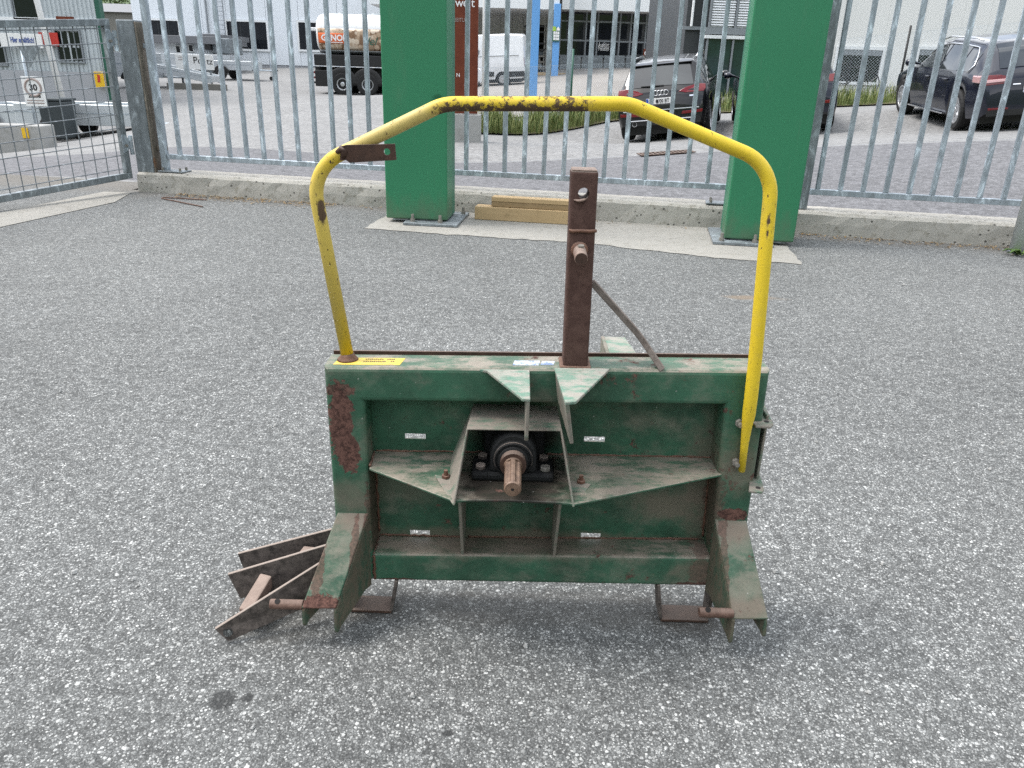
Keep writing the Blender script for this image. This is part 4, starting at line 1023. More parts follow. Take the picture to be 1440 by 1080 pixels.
# yellow hoop
yh = 1.47
def HP(x, y, Y=yh): return atY(x, y, Y)
hp = [np.array([-0.336, 1.473, 0.600]), HP(437, 237), HP(624, 146), HP(884, 146), HP(1087, 232, 1.455), atY(1062, 505, 1.409)]
hp = fillet(hp, [0.085, 0.10, 0.10, 0.085], 10)
end = [atY(1056, 560, 1.4075), atY(1053, 583, 1.408), atY(1050.5, 598, 1.411), atY(1047, 625, 1.416), atY(1043, 662, 1.4175)]
path = hp + end
rh = 0.0130
hoop = MB().tube(path, rh, 18, True, 0, [(1, 1)] * (len(path) - 4) + [(1, 1), (.95, .8), (.9, .6), (.62, .52)])
hoop = hoop.build('guard_hoop', M['yellow'], mach, smooth=True)
MB().disc_rings([(0.022, 0.0), (0.020, .003), (0.0145, .009), (0.0132, .014)], (-0.336, 1.473, .5965), (0, 0, 1), 20).build('hoop_weld', M['weld'], hoop, smooth=True)
for z, x in ((atY(1041, 597, 1.42)[2], atY(1041, 597, 1.42)[0]), (atY(1036, 652, 1.42)[2], atY(1036, 652, 1.42)[0])):
    MB().cyl((x, 1.4315, z), (x, 1.421, z), 0.0085, 6).cyl((x, 1.424, z), (x, 1.412, z), 0.005, 8).build('bolt', M['bolt'], hoop)
# flat tab with a hole welded to the hoop
ty = 1.452
tabp = [atY(*q, ty) for q in ((479, 206), (486, 204), (555, 202.5), (557, 225), (492, 229), (486, 225), (478, 226))]
o = MB().prism([(p[0], p[2]) for p in tabp], 1, ty, ty + 0.006).build('hoop_tab', M['rust_dark'], hoop)
cut = MB().cyl((atY(544, 213.5, ty)[0], ty - .05, atY(544, 213.5, ty)[2]), (atY(544, 213.5, ty)[0], ty + .05, atY(544, 213.5, ty)[2]), 0.0062, 20).build('cutter', M['hole'])
bl = o.modifiers.new('bore', 'BOOLEAN'); bl.object = cut; bl.operation = 'DIFFERENCE'; bl.solver = 'EXACT'; bpy.context.view_layer.update()
me2 = bpy.data.meshes.new_from_object(o.evaluated_get(bpy.context.evaluated_depsgraph_get())); o.modifiers.clear(); o.data = me2
me2.materials.clear(); me2.materials.append(M['rust_dark']); bpy.data.objects.remove(cut)
for p_ in me2.polygons: p_.material_index = 0
MB().tube([atY(474, 214, ty + .006), atY(480, 209, ty), atY(484, 213, ty), atY(483, 222, ty)], [.004, .006, .006, .004], 8).build('tab_weld', M['rust_dark'], hoop, smooth=True)
# stickers on the top face of the top beam
def topz(x): return 0.595 + (x - oTL[0]) * 0.02 / 0.887 + 0.0006
def sticker(x0, x1, y0, y1, name, mat, sk=0.0):
    return MB().plate([(x0, y0, topz(x0)), (x1, y0, topz(x1)), (x1 + sk, y1, topz(x1)), (x0 + sk, y1, topz(x0))], 0.0004).build(name, mat, mach)
st = sticker(-0.360, -0.226, 1.4435, 1.484, 'yellow_sticker', M['sticker_y'], 0.006)
for i, (x0, x1, y) in enumerate(((-0.300, -0.262, 1.473), (-0.256, -0.237, 1.473), (-0.302, -0.252, 1.4605), (-0.247, -0.236, 1.4605))):
    for k in range(int((x1 - x0) / 0.0042)):
        xa = x0 + k * 0.0042; MB().box(xa, xa + 0.003, y, y + 0.004 + 0.001 * (k % 2), topz(xa) + .0003, topz(xa) + .0006).build('print_mark', M['rust_dark'], st)
sticker(0.0, 0.052, 1.449, 1.476, 'torn_sticker', M['sticker_b'], 0.004)
sticker(0.056, 0.082, 1.452, 1.474, 'torn_sticker', M['sticker_b'], 0.004)
# ---- lower hitch brackets: folded channels running down and forward
def bracket(xa, xb, xfa, xfb, zra, zfa, ztip, zrb, pin):
    yr, yf = 1.431, 1.318
    mb = []
    top = MB().plate([(xa, yr, zra), (xfa, yf, zfa), (xfb, yf, zfa + .002), (xb, yr, zra)], 0.006).build('lower_bracket', M['green_bracket'], mach, 0.003, seg=2)
    for (xr, xf, zt_) in ((xb - .006, xfb - .006, ztip[1]), (xa, xfa, ztip[0])):
        MB().hexa([(xr, yr, zrb), (xr + .006, yr, zrb), (xf + .006, yf + .004, zt_ + .012), (xf, yf + .004, zt_ + .012)][::1],
                  [(xr, yr, zra - .0065), (xr + .006, yr, zra - .0065), (xf + .006, yf, zfa - .006), (xf, yf, zfa - .006)]).add([], []) if False else None
        xm = lambda y: xr + (xf - xr) * (yr - y) / (yr - yf)
        poly = [(yr, zrb), (yr, zra - .0062), (yf + .001, zfa - .0056), (yf - .001, zt_ + .012), (yf + .003, zt_ + .005), (yf + .013, zt_ + .014), (yr - .022, zrb)]
        v = [(xm(y), y, z) for y, z in poly] + [(xm(y) + .006, y, z) for y, z in poly]
        n = len(poly); b = MB(); b.add(v, [tuple(range(n - 1, -1, -1)), tuple(range(n, 2 * n))] + [(i, (i + 1) % n, (i + 1) % n + n, i + n) for i in range(n)])
        b.build('bracket_side', M['grimy_sheet'], top, 0.0012, seg=1)
    (px0, px1, py, pz) = pin
    pn = MB().cyl((px0, py, pz), (px1, py, pz), 0.0105, 22).build('hitch_pin', M['rust_pin'], top, 0.0015)
    MB().cyl((px0 + .017, py - .004, pz + .0100), (px0 + .017, py - .0046, pz + .0108), 0.0058, 14).build('pin_hole', M['hole'], pn)
bracket(-0.366, -0.300, -0.428, -0.355, 0.262, 0.094, (0.042, 0.026), 0.075, (-0.496, -0.426, 1.330, 0.094))
bracket(0.444, 0.512, 0.478, 0.552, 0.272, 0.100, (0.030, 0.050), 0.088, (0.408, 0.480, 1.330, 0.106))
# skid feet under the bottom beam
def skid(xi, xo, z0, mat):
    o = MB().box(min(xi, xo), max(xi, xo), 1.425, 1.478, 0.002, 0.009).build('skid_foot', mat, mach, 0.001, seg=1)
    s = 1 if xo < xi else -1
    MB().hexa([(xi - .004, 1.426, .009), (xi + .003, 1.426, .009), (xi + .003, 1.478, .009), (xi - .004, 1.478, .009)],
              [(xi - .004 + s * .012, 1.432, z0), (xi + .003 + s * .012, 1.432, z0), (xi + .003 + s * .012, 1.478, z0), (xi - .004 + s * .012, 1.478, z0)]).build('skid_leg', M['steel_grime'], o)
    xq = xo; MB().hexa([(xq - .003, 1.432, .009), (xq + .004, 1.432, .009), (xq + .004, 1.476, .009), (xq - .003, 1.476, .009)],
              [(xq - .003, 1.432, z0), (xq + .004, 1.432, z0), (xq + .004, 1.476, z0), (xq - .003, 1.476, z0)]).build('skid_leg', M['steel_grime'], o)
skid(-0.258, -0.352, 0.0835, M['rust_dark']); skid(0.354, 0.462, 0.095, M['rust_dark'])
# ears on the right post
MB().box(0.5215, 0.5265, 1.440, 1.500, 0.350, 0.515).build('side_angle', M['dusty_sheet'], mach, 0.001, seg=1)
for z, pxs_, hp_ in ((0.505, ((1060, 568), (1057, 592), (1063, 599), (1084, 600), (1088, 596), (1074, 565)), (1078, 593)), (0.366, ((1059, 652), (1054, 672), (1053, 690), (1072, 692), (1075, 688), (1064, 650)), (1066, 686))):
    e = MB().plate([atZ(*q_, z) for q_ in pxs_], 0.005).build('side_ear', M['dusty_sheet'], mach, 0.0015, seg=2)
    q = atZ(*hp_, z); MB().disc_rings([(0.0052, 0), (0.0052, .0006)], q, (0, 0, 1), 14).build('ear_hole', M['hole'], e)
# hinged flat-bar linkage on the left
def lbar(px, YL, YR, hole=None):
    TL, TR, BR, BL = [atY(q[0], q[1], Y) for q, Y in zip(px, (YL, YR, YR, YL))]
    for p in (BL, BR): p[2] = max(p[2], 0.006)
    n = np.cross(TR - TL, BL - TL); n /= np.linalg.norm(n)
    o = MB().plate([TL, BL, BR, TR], 0.0075).build('link_bar', M['steel_grime'], mach, 0.001, seg=1)
    return o, TL, TR, BR, BL
b3, *c3 = lbar([(302, 885), (450, 792), (455, 843), (322, 907)], 1.312, 1.405)
q = atY(321, 889, 1.316); nn = np.cross(c3[1] - c3[0], c3[3] - c3[0]); nn /= np.linalg.norm(nn)
nn = nn if nn[1] < 0 else -nn
pq = c3[0] + np.dot(q - c3[0], nn) * 0
qq = onpl(320.5, 889, c3[0], nn)
MB().disc_rings([(0.0098, 0.0), (0.0098, 0.001)], qq + nn * 0.0002, nn, 18).build('link_hole', M['yard'], b3)
MB().tube([qq + nn * .0012 + 0.0098 * (math.cos(a) * np.array([1, 0, 0]) + math.sin(a) * np.array([0, 0, 1])) for a in np.linspace(0.4, 2.6, 10)], 0.0012, 6).build('link_hole_edge', M['hole'], b3)
b2, *c2 = lbar([(320, 808), (462, 766), (467, 816), (338, 842)], 1.43, 1.475)
b1, *c1 = lbar([(334, 779), (472, 743), (478, 792), (347, 812)], 1.51, 1.535)
def spacer(pa, pb, w_, h_, mat):
    a, b = np.array(pa), np.array(pb); d = b - a; s_ = np.cross(d, (0, 0, 1)); s_ = s_ / np.linalg.norm(s_) * w_ / 2; u_ = np.array([0, 0, h_])
    return MB().hexa([a - s_, a + s_, b + s_, b - s_], [a - s_ + u_, a + s_ + u_, b + s_ + u_, b - s_ + u_]).build('link_spacer', mat, mach, 0.003)
s0 = atY(340, 858, 1.352); s1 = atY(374, 806, 1.430)
spacer(s0 + (0.006, 0, -0.03), s1 + (0.0, 0, -0.034), 0.03, 0.031, M['rust_pink'])
s0 = atY(424, 780, 1.482); s1 = atY(433, 768, 1.520)
spacer(s0 + (0.004, 0, -0.03), s1 + (0.004, 0, -0.03), 0.028, 0.03, M['rust_pink'])
# ================================================================== beyond the fence: vehicles
def ground_M(x, y, az, lift=0.0, y0=0.9, y1=3.7, hw_=0.8):
    """frame of a vehicle whose four wheels stand on the land; origin under its tail"""
    fx, fy = math.sin(az), math.cos(az); rx, ry = fy, -fx
    h = lambda u, v: TZ(x + fx * v + rx * u, y + fy * v + ry * u)
    zr, zf_ = .5 * (h(-hw_, y0) + h(hw_, y0)), .5 * (h(-hw_, y1) + h(hw_, y1))
    zl_, zq_ = .5 * (h(-hw_, y0) + h(-hw_, y1)), .5 * (h(hw_, y0) + h(hw_, y1))
    fwd = Vector((fx, fy, (zf_ - zr) / (y1 - y0))).normalized(); r = Vector((rx, ry, (zq_ - zl_) / (2 * hw_)))
    n = r.cross(fwd).normalized(); r = fwd.cross(n)
    z = zr - (zf_ - zr) / (y1 - y0) * y0
    return Matrix(((r[0], fwd[0], n[0], x), (r[1], fwd[1], n[1], y), (r[2], fwd[2], n[2], z + lift), (0, 0, 0, 1)))
def wheel(root, x, y, r, wd, side, spokes=5, rimr=0.66, rimmat='rim'):
    ax = np.array([side, 0, 0.0])
    ty = MB().disc_rings([(r * rimr, 0), (r * 0.93, 0), (r, wd * .16), (r, wd * .84), (r * 0.93, wd), (r * rimr, wd * .97), (r * rimr * .96, wd * .72)], (x - side * wd, y, r), ax, 28).build('wheel', M['tyre'], root, smooth=False)
    mb = MB(); R = r * rimr
    mb.disc_rings([(R * .98, wd * .86), (R * .98, wd * .97), (R * .86, wd * .99), (R * .84, wd * .80)], (x - side * wd, y, r), ax, 28)
    rim = mb.build('rim', M[rimmat], ty)
    MB().disc_rings([(R * .84, wd * .70), (R * .84, wd * .74)], (x - side * wd, y, r), ax, 24).build('brake_disc', M['plastic'], rim) if False else None
    sp = MB()
    sp.disc_rings([(R * .22, wd * .7), (R * .22, wd * .95), (R * .1, wd * .97)], (x - side * wd, y, r), ax, 14)
    for k in range(spokes):
        a = 2 * math.pi * k / spokes + 0.3; c, s = math.cos(a), math.sin(a); wv = 0.10 * R
        q = lambda rad, off, dep: (x - side * wd + side * dep, y + c * rad - s * off, r + s * rad + c * off)
        sp.hexa([q(R * .15, -wv, wd * .75), q(R * .9, -wv * 1.5, wd * .78), q(R * .9, wv * 1.5, wd * .78), q(R * .15, wv, wd * .75)],
                [q(R * .15, -wv, wd * .93), q(R * .9, -wv * 1.5, wd * .93), q(R * .9, wv * 1.5, wd * .93), q(R * .15, wv, wd * .93)])
    o = sp.build('spokes', M[rimmat], ty)
    return ty
def loft_car(name, label, cat, P, Mx, mat, group=None):
    root = empty(name, None, label, cat, group, M=Mx)
    L = P['L']; I = lambda key, s: float(np.interp(s, *zip(*P[key])))
    ss = sorted(set(np.round(np.concatenate([np.linspace(0, L, int(L / 0.055)), [s for k in ('top', 'wt', 'wb') for s, _ in P[k]]]), 4)))
    rw = P['r'] + 0.055
    def zb(s):
        z = I('zb', s)
        for c in (P['ra'], P['fa']):
            if abs(s - c) < rw: z = max(z, P['r'] + math.sqrt(rw * rw - (s - c) ** 2))
        return z
    def sec(s):
        zt_, wb, wt = I('top', s), I('wb', s), I('wt', s); belt = min(P['belt'], zt_ - 0.06); z0 = min(zb(s), belt - 0.08)
        zt0 = I('zb', s)
        return [(wb * .955, z0), (wb * 1.0, z0 + (belt - z0) * .35), (wb * 1.0, z0 + (belt - z0) * .72), (wb * .975, belt), (wt, max(zt_ - P.get('edge', .06), belt + .005)), (wt * .86, zt_ - .012), (wt * .45, zt_), (0, zt_ + .012)]
    mb = MB(); K = 8
    rings = []
    for s in ss:
        h = sec(s); ring = [(x, s, z) for x, z in h] + [(-x, s, z) for x, z in h[-2::-1]]; rings.append(ring)
    n = len(rings[0]); mb.v = [p for r_ in rings for p in r_]
    mb.f = [(i * n + j, i * n + j + 1, (i + 1) * n + j + 1, (i + 1) * n + j) for i in range(len(ss) - 1) for j in range(n - 1)]
    mb.f += [tuple(range(n)), tuple((len(ss) - 1) * n + j for j in reversed(range(n)))]
    mb.m = [0] * len(mb.f)
    body = mb.build('body', mat, root, smooth=True)
    em = body.modifiers.new('split', 'EDGE_SPLIT'); em.split_angle = math.radians(38)
    # dark underside / wheel wells
    MB().box(-P['wb'][1][1] * .9, P['wb'][1][1] * .9, 0.25, L - 0.25, 0.16, P['r'] * 1.3).build('underbody', M['plastic'], root)
    # side windows
    for s0, s1, lo, hi in P['wins']:
        for sgn in (1, -1):
            m2 = MB(); cols = np.linspace(s0, s1, 12); rows = []
            for s in cols:
                h = sec(s); (x2, z2), (x3, z3) = h[3], h[4]
                u0, u1 = lo, hi
                u1 = min(u1, 1.0)
                rows.append([(sgn * (x2 + (x3 - x2) * u + .006), s, z2 + (z3 - z2) * u + .002) for u in (u0, .5 * (u0 + u1), u1)])
            m2.v = [p for r_ in rows for p in r_]; m2.f = [(3 * i + j, 3 * i + 3 + j, 3 * i + 4 + j, 3 * i + 1 + j) for i in range(11) for j in range(2)]; m2.m = [0] * len(m2.f)
            m2.build('side_window', M['glass_car'], root, smooth=True)
    for nm, s0, s1, k in P['screens']:
        m2 = MB(); rows = []
        for s in np.linspace(s0, s1, 10):
            h = sec(s); slope = (sec(s + .02)[7][1] - sec(s - .02)[7][1]) / .04; nn = np.array([-slope, 1.0]); nn /= np.linalg.norm(nn)
            row = []
            for (x, z) in ((h[5][0] * k, h[5][1]), (h[6][0], h[6][1]), (0, h[7][1]), (-h[6][0], h[6][1]), (-h[5][0] * k, h[5][1])): row.append((x, s + nn[0] * .008, z + nn[1] * .008 + .002))
            rows.append(row)
        m2.v = [p for r_ in rows for p in r_]; m2.f = [(5 * i + j, 5 * i + 5 + j, 5 * i + 6 + j, 5 * i + 1 + j) for i in range(9) for j in range(4)]; m2.m = [0] * len(m2.f)
        m2.build(nm, M['glass_car'], root, smooth=True)
    w0 = P['wb'][2][1]
    for y in (P['ra'], P['fa']):
        for sd_ in (1, -1): wheel(root, sd_ * (P['track']), y, P['r'], P.get('tw', .22), sd_, P.get('spokes', 5), P.get('rimr', .66), P.get('rimmat', 'rim'))
    for sd_ in (1, -1):
        ms = P['mirror']; hx = sec(ms)[3]
        m2 = MB().tube([(sd_ * (hx[0] - .04), ms, hx[1] + .06), (sd_ * (hx[0] + .06), ms - .02, hx[1] + .09), (sd_ * (hx[0] + .14), ms - .05, hx[1] + .11), (sd_ * (hx[0] + .23), ms - .04, hx[1] + .11), (sd_ * (hx[0] + .25), ms - .04, hx[1] + .11)], [.02, .035, .085, .08, .04], 12, sq=[(.8, 1)] * 5)
        m2.build('mirror', mat, root, smooth=True)
    rs = lambda z: float(np.interp(z, [b for a, b in P['top'] if a <= P['rear_to']], [a for a, b in P['top'] if a <= P['rear_to']]))
    return root, rs, sec
def rpatch(root, rs, poly, nm, mat, out=0.012, th=0.03, parent=None):
    """patch standing proud of the tail: list of (x, z)"""
    f = [(x, rs(z) - out + 0.10 * max(0, abs(x) - .55) ** 1.2, z) for x, z in poly]; b = [(x, y + th, z) for x, y, z in f]; n = len(poly)
    return MB().add(f + b, [tuple(range(n)), tuple(range(2 * n - 1, n - 1, -1))] + [(i, i + n, (i + 1) % n + n, (i + 1) % n) for i in range(n)]).build(nm, mat, parent or root, 0.006, seg=2)
def plate(root, rs, z, txts, x0=-0.26, ww=0.52):
    y = rs(z) - 0.022
    p = MB().box(x0, x0 + ww, y, y + 0.012, z - .056, z + .056).build('number_plate', M['sign_white'], root, 0.002, seg=1)
    MB().box(x0 + .004, x0 + .05, y - .002, y + .004, z - .052, z + .052).build('plate_band', M['plate_blue'], p)
    for tx, xx, sz in txts:
        text_mesh('plate_lettering', tx, sz, frame_M((xx, y - .003, z - .036), (1, 0, 0), (0, 0, 1)), M['print_black'], p, 0.001, sx=.8, bold=0.002)
    return p
# --- dark SUV seen from behind
suv = dict(L=4.63, r=.36, ra=.88, fa=3.69, belt=1.02, track=.945, mirror=3.05, rear_to=.62, tw=.24,
    zb=[(0, .40), (.12, .30), (.5, .27), (4.2, .25), (4.5, .3), (4.63, .4)],
    top=[(0, .58), (.02, .72), (.06, .86), (.10, 1.00), (.15, 1.07), (.30, 1.28), (.46, 1.50), (.52, 1.56), (.7, 1.59), (1.2, 1.63), (2.0, 1.65), (2.6, 1.61), (3.2, 1.22), (3.45, 1.08), (4.2, .96), (4.5, .78), (4.63, .58)],
    wb=[(0, .80), (.05, .86), (.15, .915), (.6, .94), (2, .945), (3.8, .93), (4.3, .88), (4.63, .70)],
    wt=[(0, .74), (.06, .80), (.15, .83), (.46, .70), (.6, .655), (1.5, .66), (2.6, .64), (3.3, .74), (4.2, .72), (4.63, .55)],
    wins=[(.72, 1.10, .08, .85), (1.16, 2.0, .06, .88), (2.07, 2.82, .06, .86)], screens=[('rear_window', .175, .455, .93), ('windscreen', 2.66, 3.22, .92)])
ax_, ay_ = atD(885, 200, 17.3)[:2]
az = math.radians(17)
fw, rt = np.array([math.sin(az), math.cos(az)]), np.array([math.cos(az), -math.sin(az)])
org = np.array([ax_, ay_]) - fw * 0.88 + rt * 0.82
root, rs, sec = loft_car('parked_car', 'black estate style SUV seen from behind with number plate 100 BT', 'car', suv, ground_M(org[0], org[1], az), M['car_black'], 'dark cars on the sloping driveway')
for sg in (1, -1):
    rpatch(root, rs, [(sg * .36, .985), (sg * .50, .95), (sg * .86, .95), (sg * .90, 1.0), (sg * .89, 1.085), (sg * .74, 1.10), (sg * .50, 1.05)][::sg], 'tail_lamp', M['lamp_red'])
    rpatch(root, rs, [(sg * .42, .545), (sg * .84, .56), (sg * .85, .62), (sg * .44, .60)][::sg], 'rear_reflector', M['lamp_red'], .02)
    MB().disc_rings([(.05, 0), (.05, .06), (.042, .06), (.042, .02)], (sg * .55, .06, .40), (0, -1, 0), 16).build('exhaust_pipe', M['chrome'], root)
    m2 = MB().tube([(sg * .66, .75, 1.60), (sg * .67, 1.0, 1.655), (sg * .67, 2.2, 1.69), (sg * .66, 2.6, 1.62)], .016, 8); m2.build('roof_rail', M['chrome'], root, smooth=True)
rpatch(root, rs, [(-.78, .645), (.78, .645), (.78, .665), (-.78, .665)], 'chrome_strip', M['chrome'], .028)
rpatch(root, rs, [(-.70, .455), (.70, .455), (.70, .475), (-.70, .475)], 'bumper_strip', M['chrome'], .03)
rpatch(root, rs, [(-.80, .36), (.80, .36), (.82, .46), (-.82, .46)], 'bumper_insert', M['plastic'], .018)
MB().hexa([(-.60, .42, 1.515), (.60, .42, 1.515), (.60, .56, 1.545), (-.60, .56, 1.545)], [(-.60, .42, 1.535), (.60, .42, 1.535), (.60, .58, 1.572), (-.60, .58, 1.572)]).build('roof_spoiler', M['car_black'], root, .008)
plate(root, rs, .83, [('♦', -.12, .09), ('100 BT', -.07, .105)], -.30)
for k in range(4):
    c = np.array([-.105 + .07 * k, rs(.985) - .018, .985]); MB().tube([c + .048 * np.array([math.cos(a), 0, math.sin(a)]) for a in np.linspace(0, 2 * math.pi, 25)], .006, 6, False).build('emblem_ring', M['chrome'], root, smooth=True)
MB().tube([(0.05, rs(1.12) - .02, 1.12), (-.25, rs(1.125) - .03, 1.125), (-.42, rs(1.13) - .025, 1.13)], [.014, .011, .006], 8).build('rear_wiper', M['plastic'], root)
text_mesh('model_badge', 'TDI', .06, frame_M((.58, rs(.86) - .004, .86), (1, 0, 0), (0, 0, 1)), M['chrome'], root, .003) if False else rpatch(root, rs, [(.58, .87), (.70, .87), (.70, .90), (.58, .90)], 'tail_badge', M['chrome'], .006, .02)
# --- second dark car, mostly behind the pillar
hid = dict(suv); hid['belt'] = .98
q = atD(1169, 184, 15.8); az = math.radians(12); fw, rt = np.array([math.sin(az), math.cos(az)]), np.array([math.cos(az), -math.sin(az)])
org = q[:2] - rt * .92 - fw * .7
root, rs, sec = loft_car('parked_car', 'dark car almost hidden behind the green pillar under the hoop arm', 'car', hid, ground_M(org[0], org[1], az), M['car_navy'], 'dark cars on the sloping driveway')
for sg in (1, -1):
    rpatch(root, rs, [(sg * .50, .95), (sg * .86, .95), (sg * .90, 1.0), (sg * .89, 1.10), (sg * .60, 1.06)][::sg], 'tail_lamp', M['lamp_red'])
    rpatch(root, rs, [(sg * .50, .56), (sg * .85, .57), (sg * .85, .63), (sg * .52, .61)][::sg], 'rear_reflector', M['lamp_red'], .02)
rpatch(root, rs, [(-.80, .36), (.80, .36), (.82, .50), (-.82, .50)], 'bumper_insert', M['plastic'], .018)
# --- dark blue estate car at the right
est = dict(L=4.82, r=.335, ra=.98, fa=3.80, belt=.93, track=.915, mirror=3.10, rear_to=.95, spokes=7, rimr=.70, tw=.215, edge=.05,
    zb=[(0, .36), (.12, .27), (.5, .23), (4.4, .2), (4.6, .25), (4.82, .35)],
    top=[(0, .52), (.02, .66), (.07, .84), (.10, .93), (.16, 1.00), (.55, 1.28), (.78, 1.39), (.9, 1.41), (1.5, 1.45), (2.2, 1.46), (2.75, 1.40), (3.45, 1.00), (3.7, .93), (4.3, .82), (4.65, .68), (4.82, .50)],
    wb=[(0, .78), (.05, .84), (.15, .88), (.6, .91), (2, .915), (3.8, .90), (4.4, .84), (4.82, .62)],
    wt=[(0, .72), (.07, .76), (.16, .76), (.55, .64), (.8, .60), (1.5, .61), (2.7, .60), (3.5, .70), (4.3, .68), (4.82, .5)],
    wins=[(.72, 1.15, .08, .80), (1.20, 2.02, .06, .88), (2.08, 2.98, .06, .86)], screens=[('rear_window', .19, .74, .92), ('windscreen', 2.80, 3.46, .92)])
rw_, fw_ = atD(1341, 183, 13.7), atD(1264, 157, 16.4)
dv = (fw_ - rw_)[:2]; az = math.atan2(dv[0], dv[1]); fw = dv / np.linalg.norm(dv); rt = np.array([fw[1], -fw[0]])
org = rw_[:2] - fw * .98 + rt * .86
root, rs, sec = loft_car('parked_car', 'dark blue estate car with chrome window line at the right edge', 'car', est, ground_M(org[0], org[1], az), M['car_navy'], 'dark cars on the sloping driveway')
for sg in (1, -1):
    rpatch(root, rs, [(sg * .44, .80), (sg * .84, .78), (sg * .885, .84), (sg * .885, .94), (sg * .60, .93), (sg * .44, .88)][::sg], 'tail_lamp', M['lamp_red'])
    rpatch(root, rs, [(sg * .50, .83), (sg * .83, .815), (sg * .83, .865), (sg * .52, .87)][::sg], 'lamp_insert', M['lamp_clear'], .022)
    MB().box(min(sg * .86, sg * .925), max(sg * .86, sg * .925), .10, .36, .82, .93).build('lamp_wrap', M['lamp_clear'], root, .015)
    rpatch(root, rs, [(sg * .46, .40), (sg * .76, .40), (sg * .76, .435), (sg * .46, .43)][::sg], 'rear_reflector', M['lamp_red'], .02)
    pth = []
    for s in np.linspace(.66, 3.02, 26):
        h = sec(s); u = .90 if s > .95 else .90 * max(0, (s - .60) / .35) ** .5; pth.append((sg * (h[3][0] + (h[4][0] - h[3][0]) * u + .012), s, h[3][1] + (h[4][1] - h[3][1]) * u + .004))
    MB().tube([(sg * (sec(.68)[3][0] + .012), .70, sec(.7)[3][1] + .02)] + pth, .011, 6).build('chrome_window_line', M['chrome'], root, smooth=True)
    MB().tube([(sg * .60, .95, 1.425), (sg * .61, 1.2, 1.465), (sg * .61, 2.3, 1.475), (sg * .60, 2.7, 1.42)], .014, 8).build('roof_rail', M['chrome'], root, smooth=True)
    for s in (1.42, 2.30): h = sec(s); MB().box(min(sg * .9, sg * .945), max(sg * .9, sg * .945), s, s + .2, .80, .825).build('door_handle', M['car_navy'], root, .008)
    MB().box(min(sg * .88, sg * .935), max(sg * .88, sg * .935), 1.45, 3.3, .22, .245).build('sill_strip', M['chrome'], root, .004)
plate(root, rs, .70, [('ZT', -.185, .105)], -.26)
rpatch(root, rs, [(-.76, .30), (.76, .30), (.78, .40), (-.78, .40)], 'bumper_insert', M['plastic'], .018)
rpatch(root, rs, [(-.42, .765), (-.30, .765), (-.30, .785), (-.42, .785)], 'tail_badge', M['chrome'], .012, .02)
# --- white delivery van and a second white vehicle
van = dict(L=5.95, r=.34, ra=1.25, fa=4.9, belt=1.55, track=.98, mirror=4.75, rear_to=.14, rimr=.6, spokes=8,
    zb=[(0, .42), (.2, .36), (5.5, .3), (5.95, .4)],
    top=[(0, .62), (.02, 1.3), (.05, 2.2), (.09, 2.45), (.2, 2.55), (1, 2.6), (3.9, 2.6), (4.3, 2.5), (4.9, 1.75), (5.2, 1.40), (5.7, 1.15), (5.95, .6)],
    wb=[(0, .94), (.05, .99), (.2, 1.0), (1, 1.0), (4.5, .99), (5.5, .93), (5.95, .75)],
    wt=[(0, .85), (.05, .85), (.2, .86), (4, .86), (4.9, .82), (5.4, .84), (5.95, .6)],
    wins=[(4.05, 4.55, .1, .7)], screens=[('windscreen', 4.35, 5.15, .9)])
for (px_, py_, d_, az, lab) in ((742, 114, 43.0, math.radians(-82), 'white high roofed delivery van behind the blue column'), (683, 127, 38.0, math.radians(88), 'white compact van with only its nose showing beside the brown sign board')):
    q = atD(px_, py_, d_); fw, rt = np.array([math.sin(az), math.cos(az)]), np.array([math.cos(az), -math.sin(az)])
    org = q[:2] if az < 0 else q[:2] - fw * 4.4
    if az > 0:
        van = {k: ([(a_ * .74, b_ * (.83 if k in ('top',) else (1 if k == 'zb' else .9))) for a_, b_ in v] if isinstance(v, list) and k in ('zb', 'top', 'wb', 'wt') else v) for k, v in van.items()}
        van.update(L=4.4, r=.31, ra=.8, fa=3.6, belt=1.25, track=.88, mirror=3.45, rear_to=.1, wins=[(2.95, 3.35, .1, .7)], screens=[('windscreen', 3.22, 3.8, .9)])
    root, rs, sec = loft_car('delivery_van', lab, 'van', van, ground_M(org[0], org[1], az), M['car_white'], 'white vans in the delivery yard')
    for sg in (1, -1):
        rpatch(root, rs, [(sg * .90, .95), (sg * .97, .95), (sg * .97, 1.4), (sg * .90, 1.4)][::sg], 'tail_lamp', M['lamp_red'], .03)
        if az > 0: continue
        MB().box(min(sg * .8, sg * 1.012), max(sg * .8, sg * 1.012), .02, .9, .45, .72).build('side_moulding', M['plastic'], root, .01)
        MB().box(min(sg * .8, sg * 1.014), max(sg * .8, sg * 1.014), 1.7, 4.4, .50, .74).build('side_moulding', M['plastic'], root, .01)
        MB().box(min(sg * .9, sg * 1.008), max(sg * .9, sg * 1.008), 2.25, 2.27, .8, 2.2).build('door_seam', M['alu_frame'], root)
        MB().box(min(sg * .9, sg * 1.008), max(sg * .9, sg * 1.008), .3, 4.0, 1.52, 1.535).build('side_crease', M['alu_frame'], root)
        MB().disc_rings([(.16, 0), (.16, .01)], (sg * 1.0, 2.6, 1.75), (sg, 0, 0), 20).build('side_mark', M['alu_frame'], root)
    MB().box(-.95, .95, -.05, .1, .42, .62).build('rear_bumper', M['plastic'], root, .02)
